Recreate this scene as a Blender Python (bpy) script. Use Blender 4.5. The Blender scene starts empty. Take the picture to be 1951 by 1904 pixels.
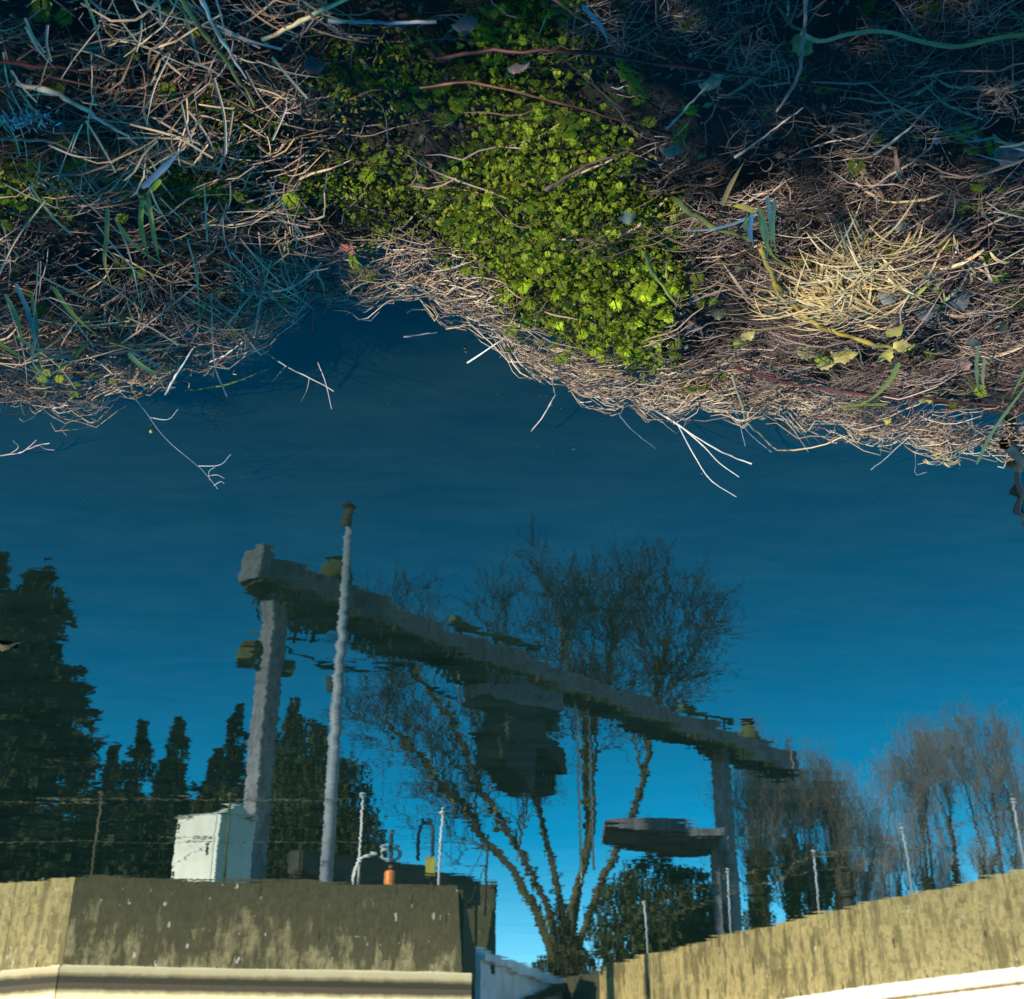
import bpy, bmesh, math
import numpy as np
from mathutils import Matrix, Vector
rng = np.random.default_rng(11)
SC = bpy.context.scene
COL = SC.collection
R = math.radians

# ------------------------------------------------------------------ camera
# The photograph is shown upside down: the camera looks DOWN over a bank at
# still canal water and the print is turned by 180 degrees, so the mirrored
# far quay stands upright in it.  The camera is therefore rolled by 180 deg.
H = 1.70                       # camera height above the water
PITCH = R(26.8)                # downward pitch
F = 2458.5                     # focal length, in pixels of a 1951 px wide print
CX, CY = 975.5, 952.0
cp, sp = math.cos(PITCH), math.sin(PITCH)
VIEW = np.array([0, -cp, -sp]); RIGHT = np.array([1., 0, 0]); UP = np.array([0, sp, -cp])
CAM = np.array([0, 0, H])
cam_data = bpy.data.cameras.new('camera')
cam = bpy.data.objects.new('camera', cam_data); COL.objects.link(cam)
cam_data.sensor_width = 36; cam_data.sensor_fit = 'HORIZONTAL'
cam_data.lens = 36 * F / 1951
cam_data.clip_start = 0.05; cam_data.clip_end = 3000
cam_data.dof.use_dof = True; cam_data.dof.focus_distance = 2.5; cam_data.dof.aperture_fstop = 11
m = Matrix.Identity(4)
for i in range(3):
    m[i][0] = RIGHT[i]; m[i][1] = UP[i]; m[i][2] = -VIEW[i]; m[i][3] = CAM[i]
cam.matrix_world = m
SC.camera = cam

# ------------------------------------------------------------------ sky, sun, exposure
SUN_EL = R(27)
SUN_H = np.array([-0.64, 0.77])            # horizontal direction towards the sun
world = bpy.data.worlds.new('World'); SC.world = world; world.use_nodes = True
wn = world.node_tree.nodes; wl = world.node_tree.links
bg = wn['Background']
sky = wn.new('ShaderNodeTexSky'); sky.sky_type = 'NISHITA'; sky.sun_disc = False
sky.sun_elevation = SUN_EL
sky.sun_rotation = math.atan2(SUN_H[0], SUN_H[1])
sky.air_density = 1.0; sky.dust_density = 0.2; sky.ozone_density = 3.0
hs = wn.new('ShaderNodeHueSaturation'); hs.inputs['Saturation'].default_value = 1.62
hs.inputs['Hue'].default_value = 0.484
wl.new(sky.outputs[0], hs.inputs['Color']); wl.new(hs.outputs[0], bg.inputs[0])
bg.inputs[1].default_value = 0.15
sd = bpy.data.lights.new('sun', 'SUN'); sd.energy = 5.0; sd.angle = R(0.5); sd.color = (1, 0.90, 0.74)
sun = bpy.data.objects.new('sun', sd); COL.objects.link(sun)
sv = Vector((SUN_H[0]*math.cos(SUN_EL), SUN_H[1]*math.cos(SUN_EL), math.sin(SUN_EL)))
sun.rotation_euler = sv.to_track_quat('Z', 'Y').to_euler(); sun.location = (-8, 10, 12)
SC.view_settings.view_transform = 'Standard'; SC.view_settings.look = 'None'
SC.view_settings.exposure = 0.92; SC.view_settings.gamma = 1
SC.view_settings.use_curve_mapping = False

# ------------------------------------------------------------------ pixel helpers
def ray(px, py):
    a = (px - CX) / F; b = (CY - py) / F
    return a, b
def on_z(px, py, z):
    a, b = ray(px, py)
    d = np.array([a, -cp + b*sp, -sp - b*cp])
    return CAM + d * ((z - H) / d[2])
def refl(px, py, D):           # real point whose mirror image in the water shows at this pixel
    a, b = ray(px, py); t = D / (cp - b*sp)
    return np.array([a*t, -D, t*(sp + b*cp) - H])
def proj(P):
    v = P - CAM
    w = v @ VIEW
    return CX + F*(v @ RIGHT)/w, CY - F*(v @ UP)/w
_ph = rng.uniform(0, 6.28, (64,)); _dr = rng.uniform(0, 6.28, (64,)); 
def noise2(x, y, sc, seed=0, n=7):
    r = 0
    for i in range(n):
        k = (seed*7 + i) % 64; f = sc*(0.6 + 0.22*i)
        r = r + np.sin((x*math.cos(_dr[k]) + y*math.sin(_dr[k]))*f + _ph[k])
    return r / math.sqrt(n) / 1.4
def smooth(x, a, b):
    t = np.clip((x - a)/(b - a), 0, 1); return t*t*(3 - 2*t)
def in_poly(px, py, poly):
    r = np.zeros(np.shape(px), bool); n = len(poly)
    for i in range(n):
        x0, y0 = poly[i]; x1, y1 = poly[(i+1) % n]
        if y0 == y1: continue
        c = ((y0 > py) != (y1 > py)) & (px < (x1-x0)*(py-y0)/(y1-y0) + x0)
        r ^= c
    return r

# ------------------------------------------------------------------ object helpers
def props(o, label=None, cat=None, group=None, kind=None):
    if label: o['label'] = label
    if cat: o['category'] = cat
    if group: o['group'] = group
    if kind: o['kind'] = kind
    return o
def empty(name, loc, label=None, cat=None, group=None):
    o = bpy.data.objects.new(name, None); COL.objects.link(o); o.location = tuple(loc)
    o.empty_display_size = 0.1
    return props(o, label, cat, group)
def link(name, me, parent=None, mat=None):
    o = bpy.data.objects.new(name, me); COL.objects.link(o)
    if mat and not me.materials: me.materials.append(mat)
    if parent is not None:
        o.parent = parent
        p = parent; off = Vector((0, 0, 0))
        o.matrix_parent_inverse = world_of(parent).inverted()
    return o
def world_of(o):
    mm = Matrix.LocRotScale(o.location, o.rotation_euler, o.scale)
    if o.parent: mm = world_of(o.parent) @ o.matrix_parent_inverse @ mm
    return mm
def mesh_np(name, V, Fq, col=None, smooth_=True):
    me = bpy.data.meshes.new(name)
    V = np.asarray(V, np.float32).reshape(-1, 3)
    if not isinstance(Fq, (list, tuple)): Fq = [Fq]
    Fq = [np.asarray(f, np.int32) for f in Fq if len(f)]
    me.vertices.add(len(V)); me.vertices.foreach_set('co', V.ravel())
    loops = np.concatenate([f.ravel() for f in Fq])
    tot = np.concatenate([np.full(len(f), f.shape[1], np.int32) for f in Fq])
    start = np.concatenate([[0], np.cumsum(tot)[:-1]]).astype(np.int32)
    me.loops.add(len(loops)); me.loops.foreach_set('vertex_index', loops)
    me.polygons.add(len(tot)); me.polygons.foreach_set('loop_start', start)
    me.polygons.foreach_set('loop_total', tot)
    me.polygons.foreach_set('use_smooth', np.full(len(tot), smooth_))
    me.update(calc_edges=True)
    if col is not None:
        ca = me.color_attributes.new('Col', 'FLOAT_COLOR', 'POINT')
        c4 = np.ones((len(V), 4), np.float32); c4[:, :3] = col
        ca.data.foreach_set('color', c4.ravel())
    return me
def cat_geo(gs):
    V = []; Q = []; C = []; o = 0
    for v, q, c in gs:
        V.append(v); Q.append(q + o); C.append(c); o += len(v)
    return np.concatenate(V), np.concatenate(Q), np.concatenate(C)
def tubes(P, Rr, col, sides=3):
    """P [N,K,3], Rr [N,K], col [N,3] or [N,K,3] -> verts, quads, vertex colours"""
    P = np.asarray(P, float); N, K, _ = P.shape
    T = np.empty_like(P); T[:, 1:-1] = P[:, 2:] - P[:, :-2]
    T[:, 0] = P[:, 1] - P[:, 0]; T[:, -1] = P[:, -1] - P[:, -2]
    T /= np.linalg.norm(T, axis=2, keepdims=True) + 1e-9
    ref = np.zeros_like(T); ref[..., 2] = 1
    vert = np.abs(T[..., 2]).mean(1) > 0.8
    ref[vert] = (1, 0, 0)
    A = np.cross(T, ref); A /= np.linalg.norm(A, axis=2, keepdims=True) + 1e-9
    B = np.cross(A, T)
    ang = np.arange(sides)/sides*2*math.pi + math.pi/2
    Vv = P[:, :, None] + Rr[:, :, None, None]*(np.cos(ang)[None, None, :, None]*A[:, :, None] + np.sin(ang)[None, None, :, None]*B[:, :, None])
    idx = np.arange(N*K*sides).reshape(N, K, sides)
    a = idx[:, :-1]; b = idx[:, 1:]
    q = np.stack([a, np.roll(a, -1, 2), np.roll(b, -1, 2), b], -1).reshape(-1, 4)
    col = np.asarray(col, float)
    if col.ndim == 2: col = np.repeat(col[:, None], K, 1)
    c = np.repeat(col[:, :, None], sides, 2).reshape(-1, 3)
    return Vv.reshape(-1, 3), q, c
def ribbons(P, W, side, col, fold=0.25):
    """folded blades: P [N,K,3], W [N,K] half width, side [N,3] or [N,K,3]"""
    P = np.asarray(P, float); N, K, _ = P.shape
    T = np.gradient(P, axis=1); T /= np.linalg.norm(T, axis=2, keepdims=True) + 1e-9
    side = np.asarray(side, float)
    if side.ndim == 2: side = np.repeat(side[:, None], K, 1)
    S = side - (side*T).sum(2, keepdims=True)*T; S /= np.linalg.norm(S, axis=2, keepdims=True) + 1e-9
    Nn = np.cross(S, T)
    L = P + S*W[..., None] + Nn*W[..., None]*fold; Rr = P - S*W[..., None] + Nn*W[..., None]*fold
    Vv = np.stack([L, P, Rr], 2)
    idx = np.arange(N*K*3).reshape(N, K, 3)
    q = np.stack([idx[:, :-1, :2], idx[:, :-1, 1:], idx[:, 1:, 1:], idx[:, 1:, :2]], -1).reshape(-1, 4)
    col = np.asarray(col, float)
    if col.ndim == 2: col = np.repeat(col[:, None], K, 1)
    return Vv.reshape(-1, 3), q, np.repeat(col[:, :, None], 3, 2).reshape(-1, 3)
def cards(C, U, Vd, col):
    """diamond leaf cards: centre, long half axis, wide half axis"""
    V = np.stack([C - U, C - 0.1*U + Vd, C + U, C - 0.1*U - Vd], 1)
    n = len(C); q = np.arange(n*4).reshape(n, 4)
    return V.reshape(-1, 3), q, np.repeat(np.asarray(col), 4, 0)
def unit(v): return v / (np.linalg.norm(v, axis=-1, keepdims=True) + 1e-9)
def rdir(n): return unit(rng.normal(size=(n, 3)))
def box_geo(x0, x1, y0, y1, z0, z1, M=None, bev=0.0):
    bm = bmesh.new(); r = bmesh.ops.create_cube(bm, size=1)
    for v in bm.verts:
        v.co = Vector(((x0+x1)/2 + v.co.x*(x1-x0), (y0+y1)/2 + v.co.y*(y1-y0), (z0+z1)/2 + v.co.z*(z1-z0)))
    if bev: bmesh.ops.bevel(bm, geom=bm.edges[:], offset=bev, segments=2, affect='EDGES', profile=0.6)
    if M is not None: bm.transform(M)
    return bm
def bm_mesh(bms, name, mat):
    if not isinstance(bms, (list, tuple)): bms = [bms]
    out = bmesh.new()
    for b in bms:
        t = bpy.data.meshes.new('t'); b.to_mesh(t); out.from_mesh(t); b.free(); bpy.data.meshes.remove(t)
    me = bpy.data.meshes.new(name); out.to_mesh(me); out.free(); me.materials.append(mat); return me
def prism(poly, z0, z1, bev=0, topoff=None):
    """poly: list of (x,y); solid between z0 and z1; topoff: per-vertex xy offset at the top"""
    bm = bmesh.new(); n = len(poly)
    b = [bm.verts.new((p[0], p[1], z0)) for p in poly]
    t = [bm.verts.new((p[0] + (topoff[i][0] if topoff else 0), p[1] + (topoff[i][1] if topoff else 0), z1)) for i, p in enumerate(poly)]
    bm.faces.new(b[::-1]); bm.faces.new(t)
    for i in range(n): bm.faces.new((b[i], b[(i+1) % n], t[(i+1) % n], t[i]))
    bmesh.ops.recalc_face_normals(bm, faces=bm.faces[:])
    if bev: bmesh.ops.bevel(bm, geom=bm.edges[:], offset=bev, segments=2, affect='EDGES')
    return bm
def lathe(profile, n=14, M=None):
    bm = bmesh.new(); rings = []
    for r, z in profile:
        rings.append([bm.verts.new((r*math.cos(2*math.pi*i/n), r*math.sin(2*math.pi*i/n), z)) for i in range(n)])
    for a, b in zip(rings[:-1], rings[1:]):
        for i in range(n): bm.faces.new((a[i], a[(i+1) % n], b[(i+1) % n], b[i]))
    bm.faces.new(rings[0][::-1]); bm.faces.new(rings[-1])
    if M is not None: bm.transform(M)
    for f in bm.faces: f.smooth = True
    return bm
def tube_bm(pts, r, sides=8):
    P = np.asarray(pts, float)[None]; rr = np.full((1, len(pts)), r) if np.isscalar(r) else np.asarray(r, float)[None]
    v, q, _ = tubes(P, rr, np.zeros((1, 3)), sides)
    bm = bmesh.new(); vs = [bm.verts.new(p) for p in v]
    for f in q:
        ff = bm.faces.new([vs[i] for i in f]); ff.smooth = True
    bm.faces.new(vs[:sides]); bm.faces.new(vs[-sides:][::-1])
    bmesh.ops.recalc_face_normals(bm, faces=bm.faces[:])
    return bm

# ------------------------------------------------------------------ materials
class NT:
    def __init__(s, name):
        s.m = bpy.data.materials.new(name); s.m.use_nodes = True
        s.n = s.m.node_tree.nodes; s.l = s.m.node_tree.links
        s.b = s.n['Principled BSDF']; s.out = s.n['Material Output']
    def node(s, t, **kw):
        x = s.n.new(t)
        for k, v in kw.items():
            if hasattr(x, k) and k not in ('Scale',): setattr(x, k, v)
            else: x.inputs[k].default_value = v
        return x
    def coord(s, scale=(1, 1, 1), kind='Object'):
        tc = s.n.new('ShaderNodeTexCoord'); mp = s.n.new('ShaderNodeMapping'); mp.inputs['Scale'].default_value = scale
        s.l.new(tc.outputs[kind], mp.inputs[0]); return mp.outputs[0]
    def noise(s, vec, scale, detail=4, rough=0.55):
        x = s.n.new('ShaderNodeTexNoise'); x.inputs['Scale'].default_value = scale
        x.inputs['Detail'].default_value = detail; x.inputs['Roughness'].default_value = rough
        s.l.new(vec, x.inputs['Vector']); return x
    def ramp(s, fac, stops):
        x = s.n.new('ShaderNodeValToRGB'); e = x.color_ramp.elements
        e[0].position = stops[0][0]; e[1].position = stops[-1][0]
        e[0].color = (*stops[0][1], 1); e[1].color = (*stops[-1][1], 1)
        for p, c in stops[1:-1]:
            k = e.new(p); k.color = (*c, 1)
        s.l.new(fac, x.inputs[0]); return x.outputs[0]
    def mix(s, fac, a, b, mode='MIX'):
        x = s.n.new('ShaderNodeMix'); x.data_type = 'RGBA'; x.blend_type = mode
        for sock, v in ((x.inputs[0], fac), (x.inputs[6], a), (x.inputs[7], b)):
            if isinstance(v, bpy.types.NodeSocket): s.l.new(v, sock)
            elif isinstance(v, (int, float)): sock.default_value = v
            else: sock.default_value = (*v, 1)
        return x.outputs[2]
    def math(s, op, a, b=0.0):
        x = s.n.new('ShaderNodeMath'); x.operation = op
        for sock, v in zip(x.inputs, (a, b)):
            if isinstance(v, bpy.types.NodeSocket): s.l.new(v, sock)
            else: sock.default_value = v
        return x.outputs[0]
    def bump(s, h, dist=0.02, strength=0.6):
        x = s.n.new('ShaderNodeBump'); x.inputs['Distance'].default_value = dist; x.inputs['Strength'].default_value = strength
        s.l.new(h, x.inputs['Height']); s.l.new(x.outputs[0], s.b.inputs['Normal'])
    def color(s, c):
        if isinstance(c, bpy.types.NodeSocket): s.l.new(c, s.b.inputs['Base Color'])
        else: s.b.inputs['Base Color'].default_value = (*c, 1)
    def rough(s, r): s.b.inputs['Roughness'].default_value = r
W3 = lambda g: (g, g, g)
def plain(name, c, rough=0.6, var=0.35, scale=6, spec=0.5, metal=0.0):
    t = NT(name); v = t.coord(); n = t.noise(v, scale, 5)
    lo = tuple(x*(1-var) for x in c); hi = tuple(min(1, x*(1+var)) for x in c)
    t.color(t.ramp(n.outputs[0], [(0.3, lo), (0.7, hi)])); t.rough(rough)
    t.b.inputs['Specular IOR Level'].default_value = spec; t.b.inputs['Metallic'].default_value = metal
    t.bump(t.noise(v, scale*8, 3).outputs[0], 0.004, 0.3)
    return t.m
def veg(name, rough=0.55, trans=0.0, spec=0.4, fine=0.25, scale=60):
    t = NT(name); a = t.node('ShaderNodeVertexColor'); a.layer_name = 'Col'
    n = t.noise(t.coord(), scale, 2)
    c = t.mix(1.0, a.outputs[0], t.ramp(n.outputs[0], [(0.25, W3(1-fine)), (0.75, W3(1+0))]), 'MULTIPLY')
    t.color(c); t.rough(rough); t.b.inputs['Specular IOR Level'].default_value = spec
    if trans:
        tr = t.n.new('ShaderNodeBsdfTranslucent'); t.l.new(c, tr.inputs[0])
        mx = t.n.new('ShaderNodeMixShader'); mx.inputs[0].default_value = trans
        t.l.new(t.b.outputs[0], mx.inputs[1]); t.l.new(tr.outputs[0], mx.inputs[2]); t.l.new(mx.outputs[0], t.out.inputs[0])
    return t.m
def concrete(name, base, dark, amount, plinth=False, spots=True, seed=0.0, rise=0.0):
    """weathered concrete with vertical run-off streaks, algae and lime spots"""
    t = NT(name)
    tc = t.n.new('ShaderNodeTexCoord'); mp = t.n.new('ShaderNodeMapping'); mp.inputs['Location'].default_value = (seed, seed*1.7, 0)
    t.l.new(tc.outputs['Object'], mp.inputs[0]); v = mp.outputs[0]
    mp2 = t.n.new('ShaderNodeMapping'); mp2.inputs['Scale'].default_value = (1, 1, 0.28); t.l.new(v, mp2.inputs[0])
    st = t.noise(mp2.outputs[0], 7, 6, 0.65); big = t.noise(v, 0.9, 4, 0.6); mid = t.noise(v, 5, 6, 0.7)
    c0 = t.ramp(mid.outputs[0], [(0.25, tuple(x*0.7 for x in base)), (0.5, base), (0.75, tuple(min(1, x*1.2) for x in base))])
    f = t.math('ADD', t.math('ADD', t.math('MULTIPLY', st.outputs[0], 0.6), t.math('MULTIPLY', mid.outputs[0], 0.35)), t.math('MULTIPLY', big.outputs[0], 0.40))
    if rise:                                  # dark tone thicker towards the wall top
        sz = t.n.new('ShaderNodeSeparateXYZ'); t.l.new(v, sz.inputs[0])
        f = t.math('ADD', f, t.math('MULTIPLY', t.math('SUBTRACT', sz.outputs[2], 0.7), rise))
    k = 0.83 - 0.30*amount
    fac = t.ramp(f, [(k-0.06, W3(0)), (k+0.04, W3(1))])
    fine = t.noise(mp2.outputs[0], 30, 5, 0.7)
    dk = t.ramp(fine.outputs[0], [(0.3, tuple(x*0.55 for x in dark)), (0.55, dark), (0.72, tuple(x*2.6 for x in dark))])
    c = t.mix(t.math('MULTIPLY', fac, min(1, 0.6+0.3*amount)), c0, dk)
    c = t.mix(t.ramp(t.noise(v, 14, 6, 0.75).outputs[0], [(0.48, W3(0)), (0.62, W3(0.75))]), c, tuple(x*0.35 for x in base))
    if spots:
        mp3 = t.n.new('ShaderNodeMapping'); mp3.inputs['Scale'].default_value = (1, 1, 0.55); t.l.new(v, mp3.inputs[0])
        sp_ = t.noise(mp3.outputs[0], 15, 2, 0.5)
        c = t.mix(t.ramp(sp_.outputs[0], [(0.70, W3(0)), (0.74, W3(0.8))]), c, (0.62, 0.62, 0.52))
        hl = t.noise(mp2.outputs[0], 11, 5, 0.6)
        c = t.mix(t.ramp(hl.outputs[0], [(0.645, W3(0)), (0.69, W3(0.8))]), c, (0.025, 0.022, 0.011))
    t.color(c); t.rough(0.88); t.b.inputs['Specular IOR Level'].default_value = 0.25
    t.bump(mid.outputs[0], 0.03, 0.5)
    return t.m
M = {}
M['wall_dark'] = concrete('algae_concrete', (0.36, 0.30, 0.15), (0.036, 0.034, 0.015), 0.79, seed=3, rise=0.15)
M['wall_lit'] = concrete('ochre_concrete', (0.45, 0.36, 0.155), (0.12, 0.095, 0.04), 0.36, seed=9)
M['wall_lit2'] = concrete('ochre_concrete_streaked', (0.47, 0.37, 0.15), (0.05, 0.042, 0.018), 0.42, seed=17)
M['wall_end'] = concrete('mossy_shaded_concrete', (0.16, 0.15, 0.08), (0.035, 0.045, 0.02), 0.8, spots=False, seed=23)  # moss on the pier; shade of the side faces put into the colour
M['gantry'] = concrete('grey_gantry_concrete', (0.27, 0.28, 0.30), (0.10, 0.10, 0.09), 0.30, spots=False, seed=5)
# plinth: pale lime-washed footing with a wet brown tide band above the water
t = NT('pale_footing'); v = t.coord(); n = t.noise(v, 9, 5)
sx = t.n.new('ShaderNodeSeparateXYZ'); t.l.new(v, sx.inputs[0])
zz = t.math('ADD', sx.outputs[2], t.math('MULTIPLY', n.outputs[0], 0.05))
t.color(t.ramp(zz, [(0.085, (0.045, 0.035, 0.018)), (0.12, (0.30, 0.25, 0.12)), (0.145, (0.58, 0.48, 0.26)), (0.2, (0.66, 0.58, 0.36))]))
t.rough(0.8); t.bump(n.outputs[0], 0.01); M['plinth'] = t.m
t = NT('white_footing'); v = t.coord(); n = t.noise(v, 9, 5)
sx = t.n.new('ShaderNodeSeparateXYZ'); t.l.new(v, sx.inputs[0])
zz = t.math('ADD', sx.outputs[2], t.math('MULTIPLY', n.outputs[0], 0.03))
t.color(t.ramp(zz, [(0.02, (0.22, 0.13, 0.03)), (0.045, (0.75, 0.72, 0.62)), (0.2, (0.78, 0.76, 0.68))]))
t.rough(0.8); t.bump(n.outputs[0], 0.01); M['plinth2'] = t.m
M['white'] = plain('white_paint', (0.74, 0.76, 0.72), 0.45, 0.12)
M['cream'] = plain('cream_painted_steel', (0.72, 0.74, 0.62), 0.5, 0.10)
M['green'] = plain('green_paint', (0.07, 0.10, 0.03), 0.6)
M['brown'] = plain('rust_brown_paint', (0.12, 0.085, 0.045), 0.7)
M['rail'] = plain('olive_rail', (0.14, 0.13, 0.06), 0.6)
M['galv'] = plain('galvanised_steel', (0.36, 0.42, 0.48), 0.5, 0.2, spec=0.6)
M['darksteel'] = plain('dark_machinery', (0.028, 0.032, 0.022), 0.7, 0.5, 3)
M['mossiron'] = plain('mossy_iron', (0.09, 0.10, 0.025), 0.85, 0.6, 4)
M['orange'] = plain('orange_plastic', (0.75, 0.22, 0.02), 0.4, 0.1)
M['gate'] = plain('pale_blue_grey_gate', (0.80, 0.84, 0.86), 0.7, 0.25, 2.5)
M['timber'] = plain('dark_tarred_timber', (0.03, 0.03, 0.022), 0.8, 0.4, 5)
M['slab'] = concrete('dark_slab_concrete', (0.16, 0.17, 0.19), (0.06, 0.06, 0.06), 0.4, spots=False, seed=31)
M['yellow'] = plain('yellow_green_paint', (0.32, 0.30, 0.03), 0.6, 0.3)
M['straw'] = veg('dry_stalk', 0.5, 0.0, 0.3, 0.35, 90)
M['leaf'] = veg('leaf', 0.45, 0.25, 0.4, 0.3, 120)
M['fern'] = veg('feathery_leaf', 0.6, 0.35, 0.25, 0.3, 140)
M['needle'] = veg('needles', 0.7, 0.1, 0.2, 0.5, 3)
M['bark'] = veg('bark', 0.85, 0.0, 0.2, 0.5, 12)
M['blade'] = veg('grass_blade', 0.38, 0.25, 0.4, 0.2, 60)
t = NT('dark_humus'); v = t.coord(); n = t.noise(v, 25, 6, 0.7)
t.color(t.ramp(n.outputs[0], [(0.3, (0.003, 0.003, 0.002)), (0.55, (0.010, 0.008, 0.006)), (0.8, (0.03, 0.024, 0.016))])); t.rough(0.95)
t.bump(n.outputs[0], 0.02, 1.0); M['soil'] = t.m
t = NT('quay_turf'); v = t.coord(); n = t.noise(v, 1.2, 8, 0.7)
t.color(t.ramp(n.outputs[0], [(0.3, (0.035, 0.05, 0.015)), (0.55, (0.08, 0.085, 0.03)), (0.75, (0.16, 0.14, 0.08))])); t.rough(0.95)
t.bump(n.outputs[0], 0.05); M['turf'] = t.m
# water: dark body, mirror surface, tiny slopes from crossing ripples
t = NT('still_canal_water'); g = t.n.new('ShaderNodeNewGeometry')
def slope(scale_xy, sc, ax, ay, det=2):
    mp = t.n.new('ShaderNodeMapping'); mp.inputs['Scale'].default_value = (*scale_xy, 1); t.l.new(g.outputs['Position'], mp.inputs[0])
    n = t.noise(mp.outputs[0], sc, det, 0.5)
    s_ = t.n.new('ShaderNodeVectorMath'); s_.operation = 'SUBTRACT'; t.l.new(n.outputs['Color'], s_.inputs[0]); s_.inputs[1].default_value = (0.5, 0.5, 0.5)
    m_ = t.n.new('ShaderNodeVectorMath'); m_.operation = 'MULTIPLY'; t.l.new(s_.outputs[0], m_.inputs[0]); m_.inputs[1].default_value = (ax, ay, 0)
    return m_.outputs[0]
parts = [slope((0.4, 1.8), 5.0, 0.015, 0.012, 2), slope((0.4, 1.0), 1.0, 0.006, 0.010, 1), slope((1, 1.6), 26, 0.005, 0.004, 1)]
acc = None
for p_ in parts:
    a_ = t.n.new('ShaderNodeVectorMath'); a_.operation = 'ADD'; t.l.new(p_, a_.inputs[0])
    if acc is None: a_.inputs[1].default_value = (0, 0, 1)
    else: t.l.new(acc, a_.inputs[1])
    acc = a_.outputs[0]
nz = t.n.new('ShaderNodeVectorMath'); nz.operation = 'NORMALIZE'; t.l.new(acc, nz.inputs[0]); t.l.new(nz.outputs[0], t.b.inputs['Normal'])
mpb = t.n.new('ShaderNodeMapping'); mpb.inputs['Scale'].default_value = (1, 2.6, 1); t.l.new(g.outputs['Position'], mpb.inputs[0]); bn = t.noise(mpb.outputs[0], 2.2, 9, 0.72)
t.color(t.ramp(bn.outputs[0], [(0.32, (0.002, 0.008, 0.006)), (0.68, (0.008, 0.019, 0.014))]))
t.rough(0.0); t.b.inputs['IOR'].default_value = 1.45; t.b.inputs['Specular Tint'].default_value = (0.25, 0.88, 1.0, 1); M['water'] = t.m

# ------------------------------------------------------------------ setting: water
me = mesh_np('canal_water', [(-150, 4, 0), (-150, -160, 0), (150, -160, 0), (150, 4, 0)], np.array([[0, 1, 2, 3]]), None, False)
o = link('canal_water', me, None, M['water']); props(o, 'still dark canal water mirroring the far quay and blue sky', 'water', kind='structure')

# ------------------------------------------------------------------ setting: near bank
EDGE_PX = [(-900, 775), (-400, 770), (-150, 765), (0, 755), (180, 762), (330, 715), (480, 645), (590, 572), (700, 545), (800, 545), (900, 605), (1000, 668), (1100, 728),
           (1230, 765), (1400, 752), (1500, 785), (1640, 815), (1760, 845), (1900, 845), (2050, 830), (2400, 800), (2900, 805)]
E = np.array([on_z(x, y, 0.13)[:2] for x, y in EDGE_PX]); E = E[np.argsort(E[:, 0])]
def d_edge(x): return np.interp(x, E[:, 0], -E[:, 1]) - 0.03 + 0.016*np.sin(x*37+0.5) + 0.014*np.sin(x*83+1) + 0.02*np.sin(x*17)
MOUNDS = []
def s_in(x, y): return d_edge(x) + y            # metres inland of the mat's edge (y is negative over the bank)
def z_mat(x, y):
    s = s_in(x, y); sp_ = np.maximum(s, 0)
    z = 0.13 + 0.15*np.minimum(sp_, 2.2) + 0.02*noise2(x, y, 7, 1)*smooth(s, 0, 0.3)
    z = z + np.minimum(s, 0)*0.8
    for (mx, my, mr, mh) in MOUNDS: z = z + mh*np.exp(-((x-mx)**2 + (y-my)**2)/mr**2)
    return np.maximum(z, 0.012)
def z_soil(x, y):
    s = s_in(x, y)
    z = 0.13 + 0.15*np.clip(s, 0, 2.2) + 0.02*noise2(x, y, 7, 1)*smooth(s, 0, 0.3) - 0.035
    for (mx, my, mr, mh) in MOUNDS: z = z + mh*np.exp(-((x-mx)**2 + (y-my)**2)/mr**2)
    return z - 0.55*(1 - smooth(s, -0.04, 0.10))
def bank(px, py, lift=0.03):
    z = 0.2
    for _ in range(25):
        p = on_z(px, py, z); z = 0.5*z + 0.5*(float(z_mat(p[0], p[1])) + lift)
    return on_z(px, py, z)
for px, py, r_, h_ in ((1600, 560, 0.17, 0.05), (1180, 580, 0.20, 0.05), (1000, 400, 0.2, 0.03), (80, 640, 0.2, 0.05)):
    p = bank(px, py, 0); MOUNDS.append((p[0], p[1], r_, h_))
xs = np.concatenate([np.linspace(-150, -4, 20), np.linspace(-3.8, 3.8, 190), np.linspace(4, 150, 20)])
ss = np.concatenate([np.linspace(-0.2, 0.3, 40), np.linspace(0.33, 2.6, 70), np.linspace(2.8, 8, 15), np.linspace(10, 150, 10)])
X, S = np.meshgrid(xs, ss); Y = S - d_edge(X); Z = z_soil(X, Y) + 0.006*noise2(X, Y, 60, 3)
idx = np.arange(X.size).reshape(X.shape)
q = np.stack([idx[:-1, :-1], idx[:-1, 1:], idx[1:, 1:], idx[1:, :-1]], -1).reshape(-1, 4)
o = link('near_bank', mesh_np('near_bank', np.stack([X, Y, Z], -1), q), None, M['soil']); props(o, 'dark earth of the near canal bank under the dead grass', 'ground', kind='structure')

# ------------------------------------------------------------------ setting: far quay
QZ = 1.20
LW = [(-40, 21.0), (-12, 19.3), (-5.97, 15.96), (-5.11, 15.47), (-0.50, 16.25)]       # (x, depth)
RW = [(0.81, 26.4), (1.55, 24.3), (2.45, 22.0), (3.54, 19.57), (4.6, 17.58), (5.8, 15.6), (7.0, 13.8), (14, 12.4), (45, 12.4)]
poly = [(-150, 21.35), (-40, 21.35), (-12, 19.7), (-5.9, 16.3), (-5.1, 15.85), (-2.55, 16.25), (-0.66, 16.6), (-0.66, 60), (1.1, 60), (1.1, 26.6), (1.85, 24.4), (2.75, 22.2),
        (3.84, 19.8), (4.9, 17.8), (6.1, 15.85), (7.2, 14.1), (14, 12.75), (45, 12.75), (150, 12.75), (150, 600), (-150, 600)]
bm = prism([(x, -d) for x, d in poly], -1.0, QZ - 0.02)
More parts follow.
